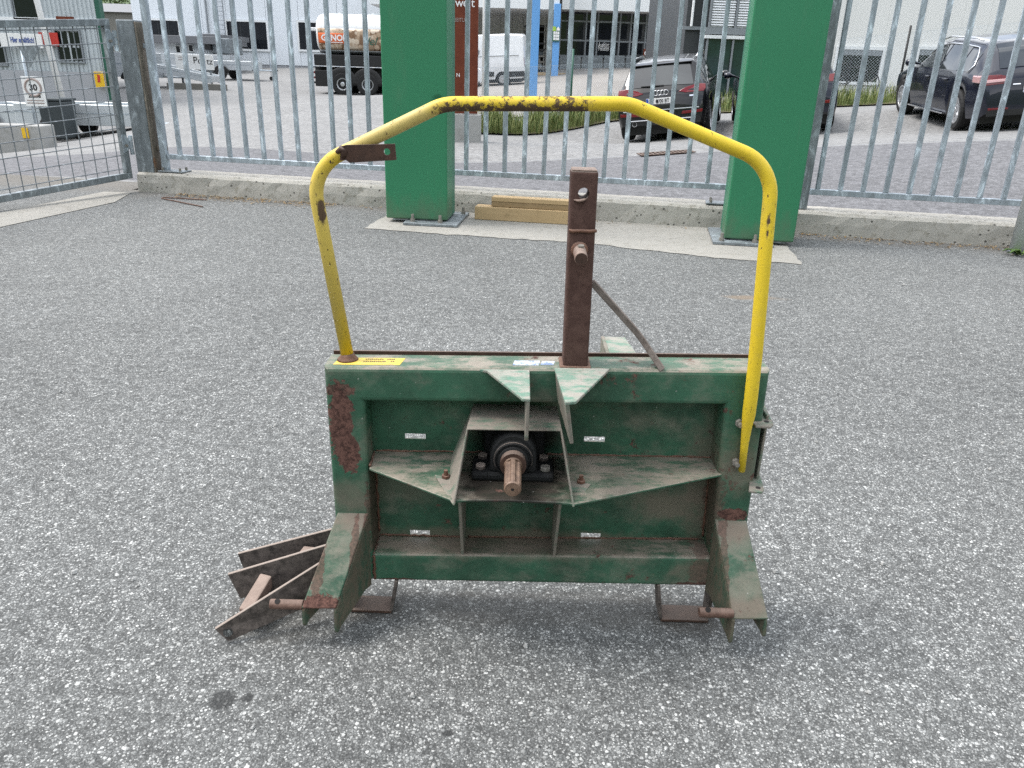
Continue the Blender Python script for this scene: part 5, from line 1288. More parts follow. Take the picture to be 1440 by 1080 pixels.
# --- tank lorry behind the first pillar
TS = 37.0
q = atD(443, 133, TS); tz0 = TZ(q[0] + 2, q[1])
Mx = Matrix(((1, 0, 0, q[0]), (0, 1, 0, q[1]), (0, 0, 1, q[2] + .0), (0, 0, 0, 1)))
lorry = empty('tank_lorry', None, 'white tank lorry with an orange logo and pellet picture on its tank', 'lorry', None, M=Mx)
def ell(n=40, sx=1.2, sz=.9, cz=2.70):
    return [(1.25 + sx * math.copysign(abs(math.cos(a)) ** .75, math.cos(a)), cz + sz * math.copysign(abs(math.sin(a)) ** .75, math.sin(a))) for a in np.linspace(0, 2 * math.pi, n, endpoint=False)]
mb = MB(); prof = []
for x, k in ((0.12, .55), (0.16, .80), (0.26, .93), (.42, .985), (.6, 1.0), (4.5, 1.0), (4.7, .97), (4.82, .85), (4.86, .6)):
    prof.append([(x, 1.25 + (y - 1.25) * k, 2.70 + (z - 2.70) * k) for y, z in ell()])
n = 40; mb.v = [p for r_ in prof for p in r_]
mb.f = [(i * n + j, i * n + (j + 1) % n, (i + 1) * n + (j + 1) % n, (i + 1) * n + j) for i in range(len(prof) - 1) for j in range(n)] + [tuple(range(n - 1, -1, -1)), tuple((len(prof) - 1) * n + j for j in range(n))]
mb.m = [0] * len(mb.f); tank = mb.build('tank', M['tank_white'], lorry, smooth=True)
def tankside(x0, x1, z0, z1, out, nm, mat, par):
    m2 = MB(); zs2 = np.linspace(z0, z1, 9)
    def ys(z):
        s = min(1, abs((z - 2.70) / .9)); c = (1 - s ** (1 / .75 * 2)) ** (.75 / 2) if s < 1 else 0
        return 1.25 - 1.2 * c - out
    m2.v = [(x, ys(z), z) for z in zs2 for x in (x0, x1)]; m2.f = [(2 * i, 2 * i + 1, 2 * i + 3, 2 * i + 2) for i in range(8)]; m2.m = [0] * 8
    o = m2.build(nm, mat, par, smooth=True); s2 = o.modifiers.new('s', 'SOLIDIFY'); s2.thickness = .004; return o
tankside(.30, 4.4, 2.00, 2.92, .008, 'pellet_picture', M['pellets'], tank)
tankside(.31, 1.55, 2.28, 2.72, .018, 'logo_field', M['orange'], tank)
text_mesh('logo_lettering', 'GENOL', .36, frame_M((.44, .032, 2.40), (1, 0, 0), (0, 0, 1)), M['print_white'], tank, .004, bold=.012)
MB().box(.78, 1.45, .028, .034, 2.31, 2.34).build('logo_strapline', M['print_white'], tank)
text_mesh('script_lettering', 'Pell', .55, frame_M((2.30, .030, 2.25), (1, 0, 0), (0, 0, 1)), M['green_trim'], tank, .004, shear=.35) if False else text_mesh('script_lettering', 'del', .50, frame_M((2.42, .030, 2.25), (1, 0, 0), (0, 0, 1)), M['green_trim'], tank, .004, shear=.35)
tankside(.25, 4.5, 1.845, 1.98, .012, 'grey_band', M['alu'], tank)
MB().box(.02, 4.9, .12, 2.38, 1.30, 1.80).build('side_skirt', M['plastic'], lorry, .04)
for k in range(26): MB().box(.12 + k * .19, .24 + k * .19, .108, .118, 1.26, 1.30).build('marker_strip', M['sign_white'], lorry) if k % 2 == 0 else None
MB().box(-.1, 6.4, .75, 1.75, .75, 1.25).build('chassis', M['plastic'], lorry)
bp = MB().box(0.03, .75, .10, 2.40, .38, 1.10).build('rear_guard', M['plastic'], lorry, .03)
for z in (.5, .72, .95): MB().box(-.03, .05, .12, .9, z, z + .09).build('tail_lamp', M['lamp_red'] if z > .6 else M['plastic'], lorry)
for wx_ in (1.33, 2.53, 5.6):
    for yy, sg in ((.02, -1), (2.48, 1)):
        c = np.array([wx_, yy - sg * .30, .50]); w_ = MB().disc_rings([(.30, 0), (.46, 0), (.50, .05), (.50, .27), (.46, .30), (.30, .30), (.28, .22)], c, (0, sg, 0), 30).build('wheel', M['tyre'], lorry)
        rm = MB().disc_rings([(.28, .2), (.28, .25), (.26, .25), (.17, .16), (.10, .16), (.10, .24), (.06, .25)], c, (0, sg, 0), 26).build('rim', M['rim'], w_)
        for k in range(10):
            a = k * .628; p_ = c + np.array([.215 * math.cos(a), sg * .19, .215 * math.sin(a)]); MB().disc_rings([(.032, 0), (.032, .012)], p_, (0, sg, 0), 8).build('rim_hole', M['hole'], rm)
        if wx_ < 5:
            pth = [(wx_ + .60 * math.cos(a), yy + .04, .50 + .60 * math.sin(a)) for a in np.linspace(-.1, math.pi + .1, 14)]
            MB().tube(pth, .05, 8, sq=[(.4, 3.0)] * 14).build('mudguard', M['plastic'], lorry, smooth=True)
cab = MB().prism([(5.0, .7), (6.55, .7), (6.6, 1.6), (6.35, 2.7), (6.1, 2.95), (5.0, 2.95)], 1, .08, 2.42).build('cab', M['tank_white'], lorry, .06, seg=3)
MB().prism([(5.35, 1.75), (6.3, 1.75), (6.12, 2.55), (5.35, 2.55)], 1, .068, .075).build('cab_window', M['glass_dark'], cab)
MB().box(-.35, .12, .6, 1.0, 2.82, 2.96).build('rear_beacon_arm', M['tank_white'], lorry, .03)
for x in (1.3, 2.9): MB().cyl((x, 1.25, 3.58), (x, 1.25, 3.68), .26, 20).build('tank_hatch', M['alu'], tank)
# --- trailers on show
def trailer(label, px_, py_, d_, az, L, W, zd, sh, tilt=0.0, axle=.5, r=.29, bar=1.3, deck=False):
    q = atD(px_, py_, d_); Mx = Matrix.Translation((q[0], q[1], q[2])) @ Matrix.Rotation(az, 4, 'Z')
    root = empty('flatbed_trailer', None, label, 'trailer', 'silver trailers on show', M=Mx)
    Mt = Matrix.Translation((0, 0, zd)) @ Matrix.Rotation(tilt, 4, 'Y') @ Matrix.Translation((0, 0, -zd))
    MB().box(-L / 2, L / 2, -W / 2, W / 2, zd, zd + .04).xf(Mt).build('deck', M['alu'], root, .006, seg=1)
    for sg in (-1, 1):
        MB().box(-L / 2, L / 2, sg * W / 2 - .02, sg * W / 2 + .02, zd - .12, zd + sh).xf(Mt).build('side_board', M['alu'], root, .008, seg=1)
        MB().box(-L / 2, L / 2, sg * W / 2 - .028, sg * W / 2 + .028, zd + sh * .45, zd + sh * .5).xf(Mt).build('side_rail', M['galv'], root)
    for sx in (-1, 1): MB().box(sx * L / 2 - .02, sx * L / 2 + .02, -W / 2, W / 2, zd - .06, zd + sh).xf(Mt).build('end_board', M['alu'], root, .008, seg=1)
    if not deck:
        for sg in (-1, 1):
            xw = L * (axle - .5); c = np.array([xw, sg * (W / 2 + .03) - sg * .0, r])
            w_ = MB().disc_rings([(r * .6, 0), (r * .94, 0), (r, .03), (r, .14), (r * .94, .17), (r * .6, .17), (r * .55, .12)], c, (0, sg, 0), 24).build('wheel', M['tyre'], root)
            MB().disc_rings([(r * .55, .10), (r * .55, .15), (r * .3, .12), (r * .18, .17)], c, (0, sg, 0), 20).build('rim', M['rim'], w_)
            MB().tube([(xw + (r + .07) * math.cos(a), c[1] + sg * .09, r + (r + .07) * math.sin(a)) for a in np.linspace(.1, math.pi - .1, 12)], .03, 8, sq=[(.4, 3.2)] * 12).build('mudguard', M['plastic'], root, smooth=True)
        for sg in (-1, 1): MB().cyl((L / 2 - .3, sg * .35, zd - .08), (L / 2 + bar, sg * .03, zd - .10), .035, 8).build('drawbar', M['galv'], root)
        e = np.array([L / 2 + bar - .25, .12, 0]); MB().cyl(e + (0, 0, .12), e + (0, 0, zd + .35), .028, 8).build('jockey_post', M['galv'], root)
        MB().disc_rings([(.11, -.03), (.11, .03)], e + (0, 0, .11), (0, 1, 0), 16).build('jockey_wheel', M['plastic'], root)
        MB().cyl((L / 2 + bar, 0, zd - .10), (L / 2 + bar + .2, 0, zd - .08), .05, 10).build('coupling', M['plastic'], root)
    return root
trailer('low silver trailer parked beyond the mesh gate with its drawbar to the right', 128, 193, 22, math.radians(4), 3.0, 1.7, .50, .42, 0, .35, .27, 1.15)
trailer('silver trailer end at the left edge beyond the mesh gate', 30, 187, 23, math.radians(-6), 1.7, 1.5, .45, .38, 0, .3, .27, .5)
trailer('small silver box trailer with black tyre in front of the white hall', 334, 112, 44, math.radians(-4), 2.4, 1.5, .62, .36, 0, .28, .30, 1.0)
trailer('silver trailer standing behind the white name board', 285, 106, 50, math.radians(3), 3.2, 1.6, .75, .5, 0, .4, .3, .8)
trailer('white and silver trailer beside the gate post', 205, 122, 37, math.radians(8), 2.2, 1.6, .55, .95, 0, .35, .3, .9)
trailer('tilted silver trailer deck shown on a grey edging beam', 268, 119, 36, math.radians(2), 2.5, 1.4, .42, .22, math.radians(10), .4, .3, .8, deck=True)
q = atD(278, 128, 35.5)
o = MB().box(-1.35, 1.35, -.12, .12, 0, .32).build('edging_beam', M['timber_grey'], None, .02, tag_=('grey edging beam lying under the tilted trailer deck', 'beam')); o.location = tuple(q)
def board(name, label, cat, pxs, Y, th, mat, legs=None):
    x0, y0, x1, y1 = pxs; a, b = atY(x0, y1, Y), atY(x1, y0, Y)
    root = empty(name, (0.5 * (a[0] + b[0]), Y, a[2]), label, cat)
    f = MB().box(a[0], b[0], Y, Y + th, a[2], b[2]).build('face', mat, root, .004, seg=1)
    return root, f, a, b
YS = 38.5
root, f_, a, b = board('name_board', 'white board with dark lettering among the silver trailers', 'sign', (248, 78, 299, 97), YS, .05, M['sign_white'])
text_mesh('lettering', 'Po', .42, frame_M((a[0] + .82, YS - .01, a[2] + .26), (1, 0, 0), (0, 0, 1)), M['print_black'], f_, .002)
text_mesh('lettering', 'tz', .38, frame_M((a[0] + 1.44, YS - .01, a[2] + .24), (1, 0, 0), (0, 0, 1)), M['print_black'], f_, .002)
for k in range(2): MB().box(a[0] + .15, a[0] + .55, YS - .008, YS - .002, a[2] + .40 + .1 * k, a[2] + .425 + .1 * k).build('small_print', M['print_grey'], f_)
for xx in (a[0] + .2, b[0] - .2): MB().box(xx - .03, xx + .03, YS + .051, YS + .1, TZ(xx, YS) - .1, a[2] + .3).build('leg', M['galv_dark'], root)
# ================================================================== beyond the fence: buildings and signs
def fwin(root, Y, px, trim=.12, panes=2, glassm='glass_dark', trimm='white_trim', frame='dark_frame', rows=1, sill=False):
    x0, y0, x1, y1 = px; a, b = atY(x0, y1, Y), atY(x1, y0, Y)
    X0, X1, Z0, Z1 = a[0], b[0], a[2], b[2]
    wn = MB()
    for bx_ in ((X0 - trim, X1 + trim, Z1, Z1 + trim), (X0 - trim, X1 + trim, Z0 - trim, Z0), (X0 - trim, X0, Z0, Z1), (X1, X1 + trim, Z0, Z1)):
        wn.box(bx_[0], bx_[1], Y - .06, Y + .02, bx_[2], bx_[3])
    wn = wn.build('window', M[trimm], root)
    MB().box(X0 + .001, X1 - .001, Y + .03, Y + .05, Z0 + .001, Z1 - .001).build('window_backing', M['dark_frame'], wn)
    for i in range(panes):
        for j in range(rows):
            xa, xb = X0 + (X1 - X0) * i / panes + .04, X0 + (X1 - X0) * (i + 1) / panes - .04
            za, zb_ = Z0 + (Z1 - Z0) * j / rows + .04, Z0 + (Z1 - Z0) * (j + 1) / rows - .04
            MB().box(xa, xb, Y + .005, Y + .025, za, zb_).build('pane', M[glassm], wn)
    return wn, X0, X1, Z0, Z1
# ---- white hall at the back left
Yh = 62.0
hall = empty('white_hall', (atY(300, 95, Yh)[0], Yh, TZ(-20, Yh)), 'long white clad hall with dark windows behind the trailers and lorry', 'building')
xl_, xr_ = atY(190, 50, Yh)[0], 2.0
zb0 = -1.0
wins_px = [(209, 29.5, 250, 51), (322, 31.5, 374, 68), (422, 33, 474, 69.5)]
wr_ = []
for w_ in wins_px:
    _, X0, X1, Z0, Z1 = fwin(hall, Yh - .06, w_, .14, 3, 'glass_dark'); wr_.append((X0, X1, Z0, Z1))
MB().box(xl_, xr_, Yh + .16, Yh + 20, zb0, 9.5).build('wall_core', M['white_wall'], hall)
# cladding panels, cut round the windows
edges = sorted({xl_, xr_} | {v for w_ in wr_ for v in w_[:2]})
xsx = [xl_]
for e in edges[1:]:
    k = max(1, round((e - xsx[-1]) / 2.2)); s0 = xsx[-1]
    for i in range(1, k + 1): xsx.append(s0 + (e - s0) * i / k)
for i in range(len(xsx) - 1):
    a, b = xsx[i] + .012, xsx[i + 1] - .012; spans = [(1.1, 9.5)]
    for X0, X1, Z0, Z1 in wr_:
        if a >= X0 - .05 and b <= X1 + .05: spans = [(1.1, Z0), (Z1, 9.5)]
    for z0, z1 in spans: MB().box(a, b, Yh, Yh + .15, z0, z1).build('cladding_panel', M['white_wall'], hall)
MB().box(xl_, xr_, Yh + .05, Yh + .15, zb0, 1.09).build('base_course', M['grey_plinth'], hall)
# fixed ladder
a, b = atY(306.5, 52, Yh - .5), atY(317, 52, Yh - .5); lad = MB()
for x in (a[0], b[0]): lad.box(x - .03, x + .03, Yh - .45, Yh - .4, a[2], 9.5)
lad = lad.build('roof_ladder', M['alu_frame'], hall)
for k in range(22): MB().box(a[0] + .03, b[0] - .03, Yh - .44, Yh - .41, a[2] + .2 + .3 * k, a[2] + .23 + .3 * k).build('rung', M['alu_frame'], lad)
q = atY(288, 0, Yh - .2); MB().cyl((q[0], Yh - .15, atY(288, 47, Yh)[2]), (q[0], Yh - .15, 9.5), .07, 10).build('downpipe', M['alu_frame'], hall)
# annex with flat grey roof
Ya = 55.0
ann = empty('annex', (atY(260, 90, Ya)[0], Ya, TZ(-23, Ya)), 'low annex with a flat grey roof edge and two small windows', 'building')
def pxbox(root, name, mat, px, Y, dep, **k):
    x0, y0, x1, y1 = px; a, b = atY(x0, y1, Y), atY(x1, y0, Y); return MB().box(a[0], b[0], Y, Y + dep, a[2], b[2]).build(name, mat, root, **k)
pxbox(ann, 'wall', M['white_wall'], (196, 57, 300, 100), Ya, 5.5)
pxbox(ann, 'roof_edge', M['roof_grey'], (193, 51.5, 304, 59), Ya - .6, 6.0, bevel=.02)
pxbox(ann, 'roof_edge', M['roof_grey'], (285, 48, 308, 55), Ya - .1, 6.0, bevel=.02)
fwin(ann, Ya - .03, (248.5, 65, 253, 73.5), .05, 1); fwin(ann, Ya - .03, (266.5, 63.5, 271, 72), .05, 1)
pxbox(ann, 'duct_box', M['galv_dark'], (299, 54, 322, 75.5), Ya - .2, 2.5, bevel=.05)
pxbox(ann, 'flood_lamp', M['plastic'], (288, 59, 295, 70), Ya - .5, .4, bevel=.03)

# ---- corrugated hall at the left edge
Yc = 31.0
cor = empty('corrugated_hall', (atY(70, 130, Yc)[0], Yc, TZ(-18, Yc)), 'pale corrugated steel hall with a grey base wall at the left edge', 'building')
xL, xR = atY(0, 60, Yc)[0] - 6.0, atY(143, 60, Yc)[0]
zr, zp = atY(70, 100, Yc)[2], -2.6
mb = MB(); per = .16; n = int((xR - xL) / per)
def corr(x0, x1, z0, z1, Y):
    m2 = MB(); k = int((x1 - x0) / per); v = []
    for i in range(k):
        xa = x0 + i * per
        v += [(xa, Y), (xa + .05, Y), (xa + .065, Y - .035), (xa + .145, Y - .035)]
    v.append((x0 + k * per, Y)); m2.v = [(x, y, z) for z in (z0, z1) for x, y in v]; nn = len(v)
    m2.f = [(i, i + 1, nn + i + 1, nn + i) for i in range(nn - 1)]; m2.m = [0] * len(m2.f); return m2
a = atY(0, 28.5, Yc)
corr(xL, xR, zr, a[2], Yc).build('wall_sheet', M['corrugated'], cor)
corr(xL, xR, a[2] + .1, 8.0, Yc).build('wall_sheet', M['corrugated'], cor)
MB().hexa([(xL - 8, Yc + .06, zp), (xR, Yc + .06, zp), (xR - 9.5, Yc + 14, zp), (xL - 17, Yc + 14, zp)], [(xL - 8, Yc + .06, 8), (xR, Yc + .06, 8), (xR - 9.5, Yc + 14, 8), (xL - 17, Yc + 14, 8)]).build('wall_core', M['grey_plinth'], cor)
MB().box(xL, xR, Yc - .1, Yc + .05, zp, zr).build('base_wall', M['grey_plinth'], cor)
MB().box(xL, xR, Yc - .12, Yc + .02, a[2] - .02, a[2] + .12).build('drip_flashing', M['white_trim'], cor)
MB().box(xR, xR + .16, Yc - .1, Yc + .2, zp, 8).build('corner_trim', M['green_trim'], cor)
fwin(cor, Yc - .06, (22, -12, 50, 25), .05, 1, 'glass_dark', 'alu_frame'); fwin(cor, Yc - .06, (85, 44, 111, 86), .05, 2, 'glass_dark', 'alu_frame', rows=2)
fwin(cor, Yc - .06, (-14, 60, 4, 90), .05, 1, 'glass_dark', 'alu_frame')
pxbox(cor, 'poster', M['sign_red'], (57, 46, 80, 64), Yc - .16, .04)
pxbox(cor, 'nameplate', M['corten'], (79, 23.5, 103, 27.5), Yc - .2, .04)
root, f_, a, b = board('advert_board', 'white board with blue lettering on the corrugated hall', 'sign', (2, 48, 57, 66), Yc - .5, .06, M['sign_white'])
text_mesh('lettering', 'Hier erhältlich!', .26, frame_M((a[0] + .38, Yc - .51, a[2] + .17), (1, 0, 0), (0, 0, 1)), M['print_blue'], f_, .002, sx=.55, bold=.006)
for xx in (a[0] + .2, b[0] - .2): MB().box(xx - .04, xx + .04, Yc - .43, Yc - .1, a[2] + .1, a[2] + .2).build('bracket', M['galv_dark'], root)
root, f_, a, b = board('warning_sign', 'small yellow sign with a red mark on the corrugated hall', 'sign', (135, 101, 146, 123), Yc - .35, .04, M['sign_yellow'])
MB().prism([(a[0] + .1, a[2] + .18), (a[0] + .2, a[2] + .18), (a[0] + .22, a[2] + .42), (a[0] + .12, a[2] + .46)], 1, Yc - .358, Yc - .351).build('red_mark', M['sign_red'], f_)
MB().box(a[0] + .1, a[0] + .2, Yc - .31, Yc - .1, a[2] + .25, a[2] + .32).build('bracket', M['galv_dark'], root)
# white leaning lamp post
a, b = atY(88.5, 150, 26), atY(62, 0, 26); b[0] = a[0] + (a[0] * 0) + (b[0] - a[0]) * 0.55
lp = empty('lamp_post', (a[0], 26, TZ(a[0], 26)), 'slender white lamp post in front of the corrugated hall', 'lamp post')
MB().tube([(a[0] + .1, 26, TZ(a[0], 26) - .1), (a[0] - .28, 26.0, 3.5), (a[0] - .55, 26, 6.4)], [.10, .085, .07], 14).build('shaft', M['sign_white'], lp, smooth=True)
MB().box(a[0] - .75, a[0] + .3, 25.85, 26.15, 6.4, 6.52).build('lamp_head', M['sign_white'], lp, .03)
# zone sign with the back of a give-way sign above
Yz = 20.0
a = atY(48, 172, Yz); zz = TZ(a[0], Yz)
zs2 = empty('zone_sign', (a[0], Yz, zz), 'thirty zone plate on a post under the back of a triangle sign', 'sign')
MB().cyl((a[0], Yz + .05, zz - .1), (a[0], Yz + .05, atY(44, 66, Yz)[2]), .03, 10).build('post', M['galv'], zs2, smooth=True)
p = [atY(*q, Yz) for q in ((25, 65), (57, 65), (42, 96))]; MB().prism([(v[0], v[2]) for v in p], 1, Yz, Yz + .02).build('triangle_back', M['galv_dark'], zs2, .01)
a, b = atY(37, 149, Yz), atY(59, 108, Yz); f_ = MB().box(a[0], b[0], Yz - .01, Yz + .01, a[2], b[2]).build('plate', M['sign_white'], zs2, .004)
cx = .5 * (a[0] + b[0]); r_ = (b[0] - a[0]) * .44; cz_ = b[2] - r_ - .02
MB().tube([(cx + r_ * .84 * math.cos(t_), Yz - .013, cz_ + r_ * .84 * math.sin(t_)) for t_ in np.linspace(0, 2 * math.pi, 29)], r_ * .11, 6, False).build('ring', M['print_grey'], f_)
text_mesh('lettering', '30', .20, frame_M((cx, Yz - .014, cz_ - .065), (1, 0, 0), (0, 0, 1)), M['print_black'], f_, .002, 'CENTER', bold=.006)
text_mesh('lettering', 'Zone', .14, frame_M((cx, Yz - .014, a[2] + .20), (1, 0, 0), (0, 0, 1)), M['print_black'], f_, .002, 'CENTER', bold=.003)
for k in range(2): MB().box(a[0] + .05, b[0] - .05, Yz - .013, Yz - .009, a[2] + .06 + .06 * k, a[2] + .085 + .06 * k).build('small_print', M['print_grey'], f_)
# wheelie bin, concrete block
q = atD(89, 197, 20.5); bn = empty('wheeled_bin', q, 'dark wheeled bin standing in front of the silver trailer', 'bin')
MB().hexa([(q[0] - .26, q[1] - .32, q[2] + .06), (q[0] + .26, q[1] - .32, q[2] + .06), (q[0] + .26, q[1] + .3, q[2] + .06), (q[0] - .26, q[1] + .3, q[2] + .06)],
          [(q[0] - .30, q[1] - .38, q[2] + .98), (q[0] + .30, q[1] - .38, q[2] + .98), (q[0] + .30, q[1] + .38, q[2] + .98), (q[0] - .30, q[1] + .38, q[2] + .98)]).build('tub', M['bin'], bn, .03)
MB().box(q[0] - .32, q[0] + .32, q[1] - .41, q[1] + .42, q[2] + .985, q[2] + 1.06).build('lid', M['bin'], bn, .03)
for sg in (-1, 1): MB().disc_rings([(.1, -.03), (.1, .03)], (q[0] + sg * .25, q[1] + .3, q[2] + .1), (1, 0, 0), 16).build('wheel', M['tyre'], bn)
q = atD(28, 214, 18.0)
cb = empty('concrete_block', q, 'low concrete barrier block beyond the mesh gate', 'block')
o = MB().box(-1.9, .75, -.2, .3, -.1, .62).build('block', M['concrete_grey'], None, .03); o.location = (0, 0, 0)
for v in o.data.vertices: v.co += Vector(tuple(float(c) for c in q))
attach(o, cb)
e = MB().box(q[0] + .28, q[0] + .42, q[1] - .23, q[1] - .205, q[2] + .34, q[2] + .56).build('reflector', M['sign_yellow'], cb)

# ---- middle building: canopy, grey wall, glazed gate
Ym = 56.0
mid = empty('glazed_workshop', (6.5, Ym, 1.5), 'workshop building with white fascia and dark glazed gate behind the yard', 'building')
P = lambda px, py, Y=Ym: atY(px, py, Y)
pxbox(mid, 'fascia', M['white_trim'], (520, -60, 790, 5.5), Ym - 5, 6.0)
pxbox(mid, 'fascia', M['white_trim'], (790.5, -60, 1002, 13), Ym - 2.0, 4.0)
xw0, xw1 = P(560, 50)[0], P(784, 50)[0]; k = 14
for i in range(k):
    a, b = xw0 + (xw1 - xw0) * i / k, xw0 + (xw1 - xw0) * (i + 1) / k
    MB().box(a + .01, b - .01, Ym, Ym + .1, -1, 9).build('wall_panel', M['grey_wall'], mid)
MB().box(xw0, P(1003, 50)[0], Ym + .12, Ym + 14, -1, 9).build('wall_core', M['grey_wall'], mid)
# glazing: posts, rails, panes
gx = [786, 798, 822, 838, 869, 884, 905, 921, 945, 966]; gy = [(14, 29), (29, 56), (56, 78)]
for i in range(len(gx) - 1):
    for y0, y1 in gy:
        a, b = P(gx[i], y1), P(gx[i + 1], y0); MB().box(a[0] + .05, b[0] - .05, Ym - .03, Ym - .015, a[2] + .05, b[2] - .05).build('pane', M['glass_dark'], mid)
MB().box(P(785, 50)[0], P(967, 50)[0], Ym - .012, Ym - .003, P(800, 79)[2], P(800, 12)[2]).build('glazing_backing', M['dark_frame'], mid)
for x in gx: a, b = P(x, 79), P(x, 13); MB().box(a[0] - .05, a[0] + .05, Ym - .08, Ym - .013, a[2], b[2]).build('mullion', M['alu_frame'], mid)
for y in (29, 56, 78): a, b = P(785, y), P(967, y); MB().box(a[0], b[0], Ym - .06, Ym - .031, a[2] - .05, a[2] + .05).build('transom', M['alu_frame'], mid)
for i in range(7):
    a, b = P(786 + i * 15.3, 98), P(786 + (i + 1) * 15.3, 78.5); MB().box(a[0] + .02, b[0] - .02, Ym - .5, Ym - .4, a[2], b[2]).build('base_panel', M['galv_dark'], mid)
a, b = P(887, 100), P(967, 79); MB().box(a[0], b[0], Ym - .05, Ym - .004, a[2], b[2]).build('base_panel', M['dark_frame'], mid)
pxbox(mid, 'grey_post', M['white_trim'], (967, 13, 973, 100), Ym - .3, .3)
pxbox(mid, 'side_wall', M['dark_frame'], (974, -60, 1003, 110), Ym - 1.5, 1.5)
text_mesh('gate_lettering', 'Ausfahrt', .42, frame_M((P(841, 66)[0], Ym - .09, P(841, 66)[2]), (1, 0, 0), (0, 0, 1)), M['print_white'], mid, .003, sx=.5, bold=.003)
text_mesh('gate_lettering', 'freihalten', .42, frame_M((P(841, 71)[0], Ym - .09, P(841, 71)[2]), (1, 0, 0), (0, 0, 1)), M['print_white'], mid, .003, sx=.44, bold=.003)
pxbox(mid, 'notice', M['sign_white'], (929, 33, 934, 37), Ym - .12, .02); pxbox(mid, 'notice', M['sign_white'], (927, 65, 932, 69), Ym - .12, .02)
cb_ = pxbox(mid, 'rust_box', M['corten'], (906, 69, 928, 79), Ym - 2.5, .6); a = atY(909, 75, Ym - 2.52); MB().disc_rings([(.13, 0), (.13, .02)], a, (0, -1, 0), 14).build('box_mark', M['print_white'], cb_)
# storage rack with pallets
ra_ = empty('storage_rack', (atY(752, 100, Ym - 3)[0], Ym - 3, 1.2), 'tall dark rack with shelves between the blue columns', 'rack')
for x in (735.5, 766): pxbox(ra_, 'upright', M['plastic'], (x, 34, x + 2, 101), Ym - 3, 1.0)
for y in (36, 44, 60, 69, 78, 86, 95): pxbox(ra_, 'shelf', M['plastic'] if y < 78 else M['timber_grey'], (737.6, y, 765.9, y + 1.6), Ym - 2.98, .96)
pxbox(ra_, 'back_sheet', M['hole'], (737.6, 35, 765.9, 100), Ym - 1.9, .05)
for i, (x0, y0, x1, y1, m_) in enumerate(((739, 53.5, 746, 59.8, 'alu_frame'), (750, 54, 757, 59.8, 'bin'), (740, 71, 752, 77.8, 'timber_grey'), (755, 72, 764, 77.8, 'bin'), (741, 80, 760, 85.8, 'timber_grey'), (740, 88, 762, 94.8, 'galv_dark'))):
    o = pxbox(None, 'stored_crate', M[m_], (x0, y0, x1, y1), Ym - 2.9, .8, bevel=.03)
    tag(o, ['small grey crate, upper left in the dark rack', 'small dark crate, upper right in the dark rack', 'brownish crate, left on the rack shelf below the middle', 'dark crate, right on the rack shelf below the middle', 'wide brownish crate on the second lowest rack shelf', 'wide grey crate on the lowest rack shelf'][i], 'crate', 'crates in the dark rack')
q = atY(752, 103, Ym - 4); o = MB().box(q[0] - 1.3, q[0] + 1.9, Ym - 4.4, Ym - 3.6, TZ(q[0], Ym - 4) + .02, TZ(q[0], Ym - 4) + .2).build('pallet_boards', M['wood'], None, .02, tag_=('flat pale boards lying before the dark rack', 'boards'))
# blue columns and notice board
bc = atD(747, 150, 25.0); zc = TZ(bc[0], bc[1])
MB().box(bc[0] - .17, bc[0] + .17, bc[1], bc[1] + .34, zc - .1, 6.0).build('blue_column', M['steel_blue'], None, .012, tag_=('thick light blue steel column standing in front of the delivery yard', 'column'))
q = atY(780, 104, Ym - 5.2); zc = TZ(q[0], Ym - 5.2)
MB().box(q[0] - .2, q[0] + .2, Ym - 5.2, Ym - 4.8, zc - .1, atY(780, 5, Ym - 5.2)[2]).build('blue_column', M['steel_blue'], None, .012, tag_=('thin blue steel column carrying the white canopy', 'column'))
root, f_, a, b = board('notice_board', 'green notice board with white squares on the thin blue column', 'sign', (775.5, 39, 787.5, 58), Ym - 5.3, .06, M['green_board'])
sx_, sz_ = (b[0] - a[0]), (b[2] - a[2])
for i in range(3):
    for j in range(3): x, z = a[0] + sx_ * (.28 + .24 * i), a[2] + sz_ * (.16 + .22 * j); MB().box(x - .035, x + .09, Ym - 5.312, Ym - 5.301, z - .05, z + .09).build('white_square', M['print_white'], f_)
x = a[0] + sx_ * .78; z = a[2] + sz_ * .86; MB().prism([(x - .1, z - .06), (x + .1, z - .06), (x + .1, z + .05), (x, z + .16), (x - .1, z + .05)], 1, Ym - 5.312, Ym - 5.301).build('white_house', M['print_white'], f_)
MB().box(a[0], a[0] + sx_ * .5, Ym - 5.32, Ym - 5.301, b[2] - .18, b[2] + .06).build('lime_label', M['lime'], f_)

# ---- right building: glazed end and white wall
Yr = 27.5
rb = empty('white_office', (9, Yr, 0.8), 'white office building with blinds, glass front and low dark windows', 'building')
zt_ = 5.4
def R(px, py): return atY(px, py, Yr)
xa, xb = R(992, 60)[0], R(1100, 60)[0]
MB().box(R(968, 40)[0], xa - .02, Yr + .5, Yr + 9, -1, zt_).build('dark_recess_wall', M['dark_frame'], rb)
MB().box(R(974, 40)[0], R(976, 40)[0], Yr + .3, Yr + .48, R(975, 36)[2], zt_).build('corner_strip', M['white_trim'], rb)
MB().box(R(963, 40)[0], xa - .02, Yr + .38, Yr + .48, R(975, 38.5)[2] - .05, R(975, 38.5)[2] + .05).build('recess_rail', M['alu_frame'], rb)
MB().box(xa, R(1160, 60)[0], Yr + .14, Yr + 9, -1, zt_).build('glass_hall_core', M['dark_frame'], rb)
gxs = [992, 1028, 1064, 1100, 1136]
zg0, zg1 = R(1010, 136)[2], R(1010, 52)[2]
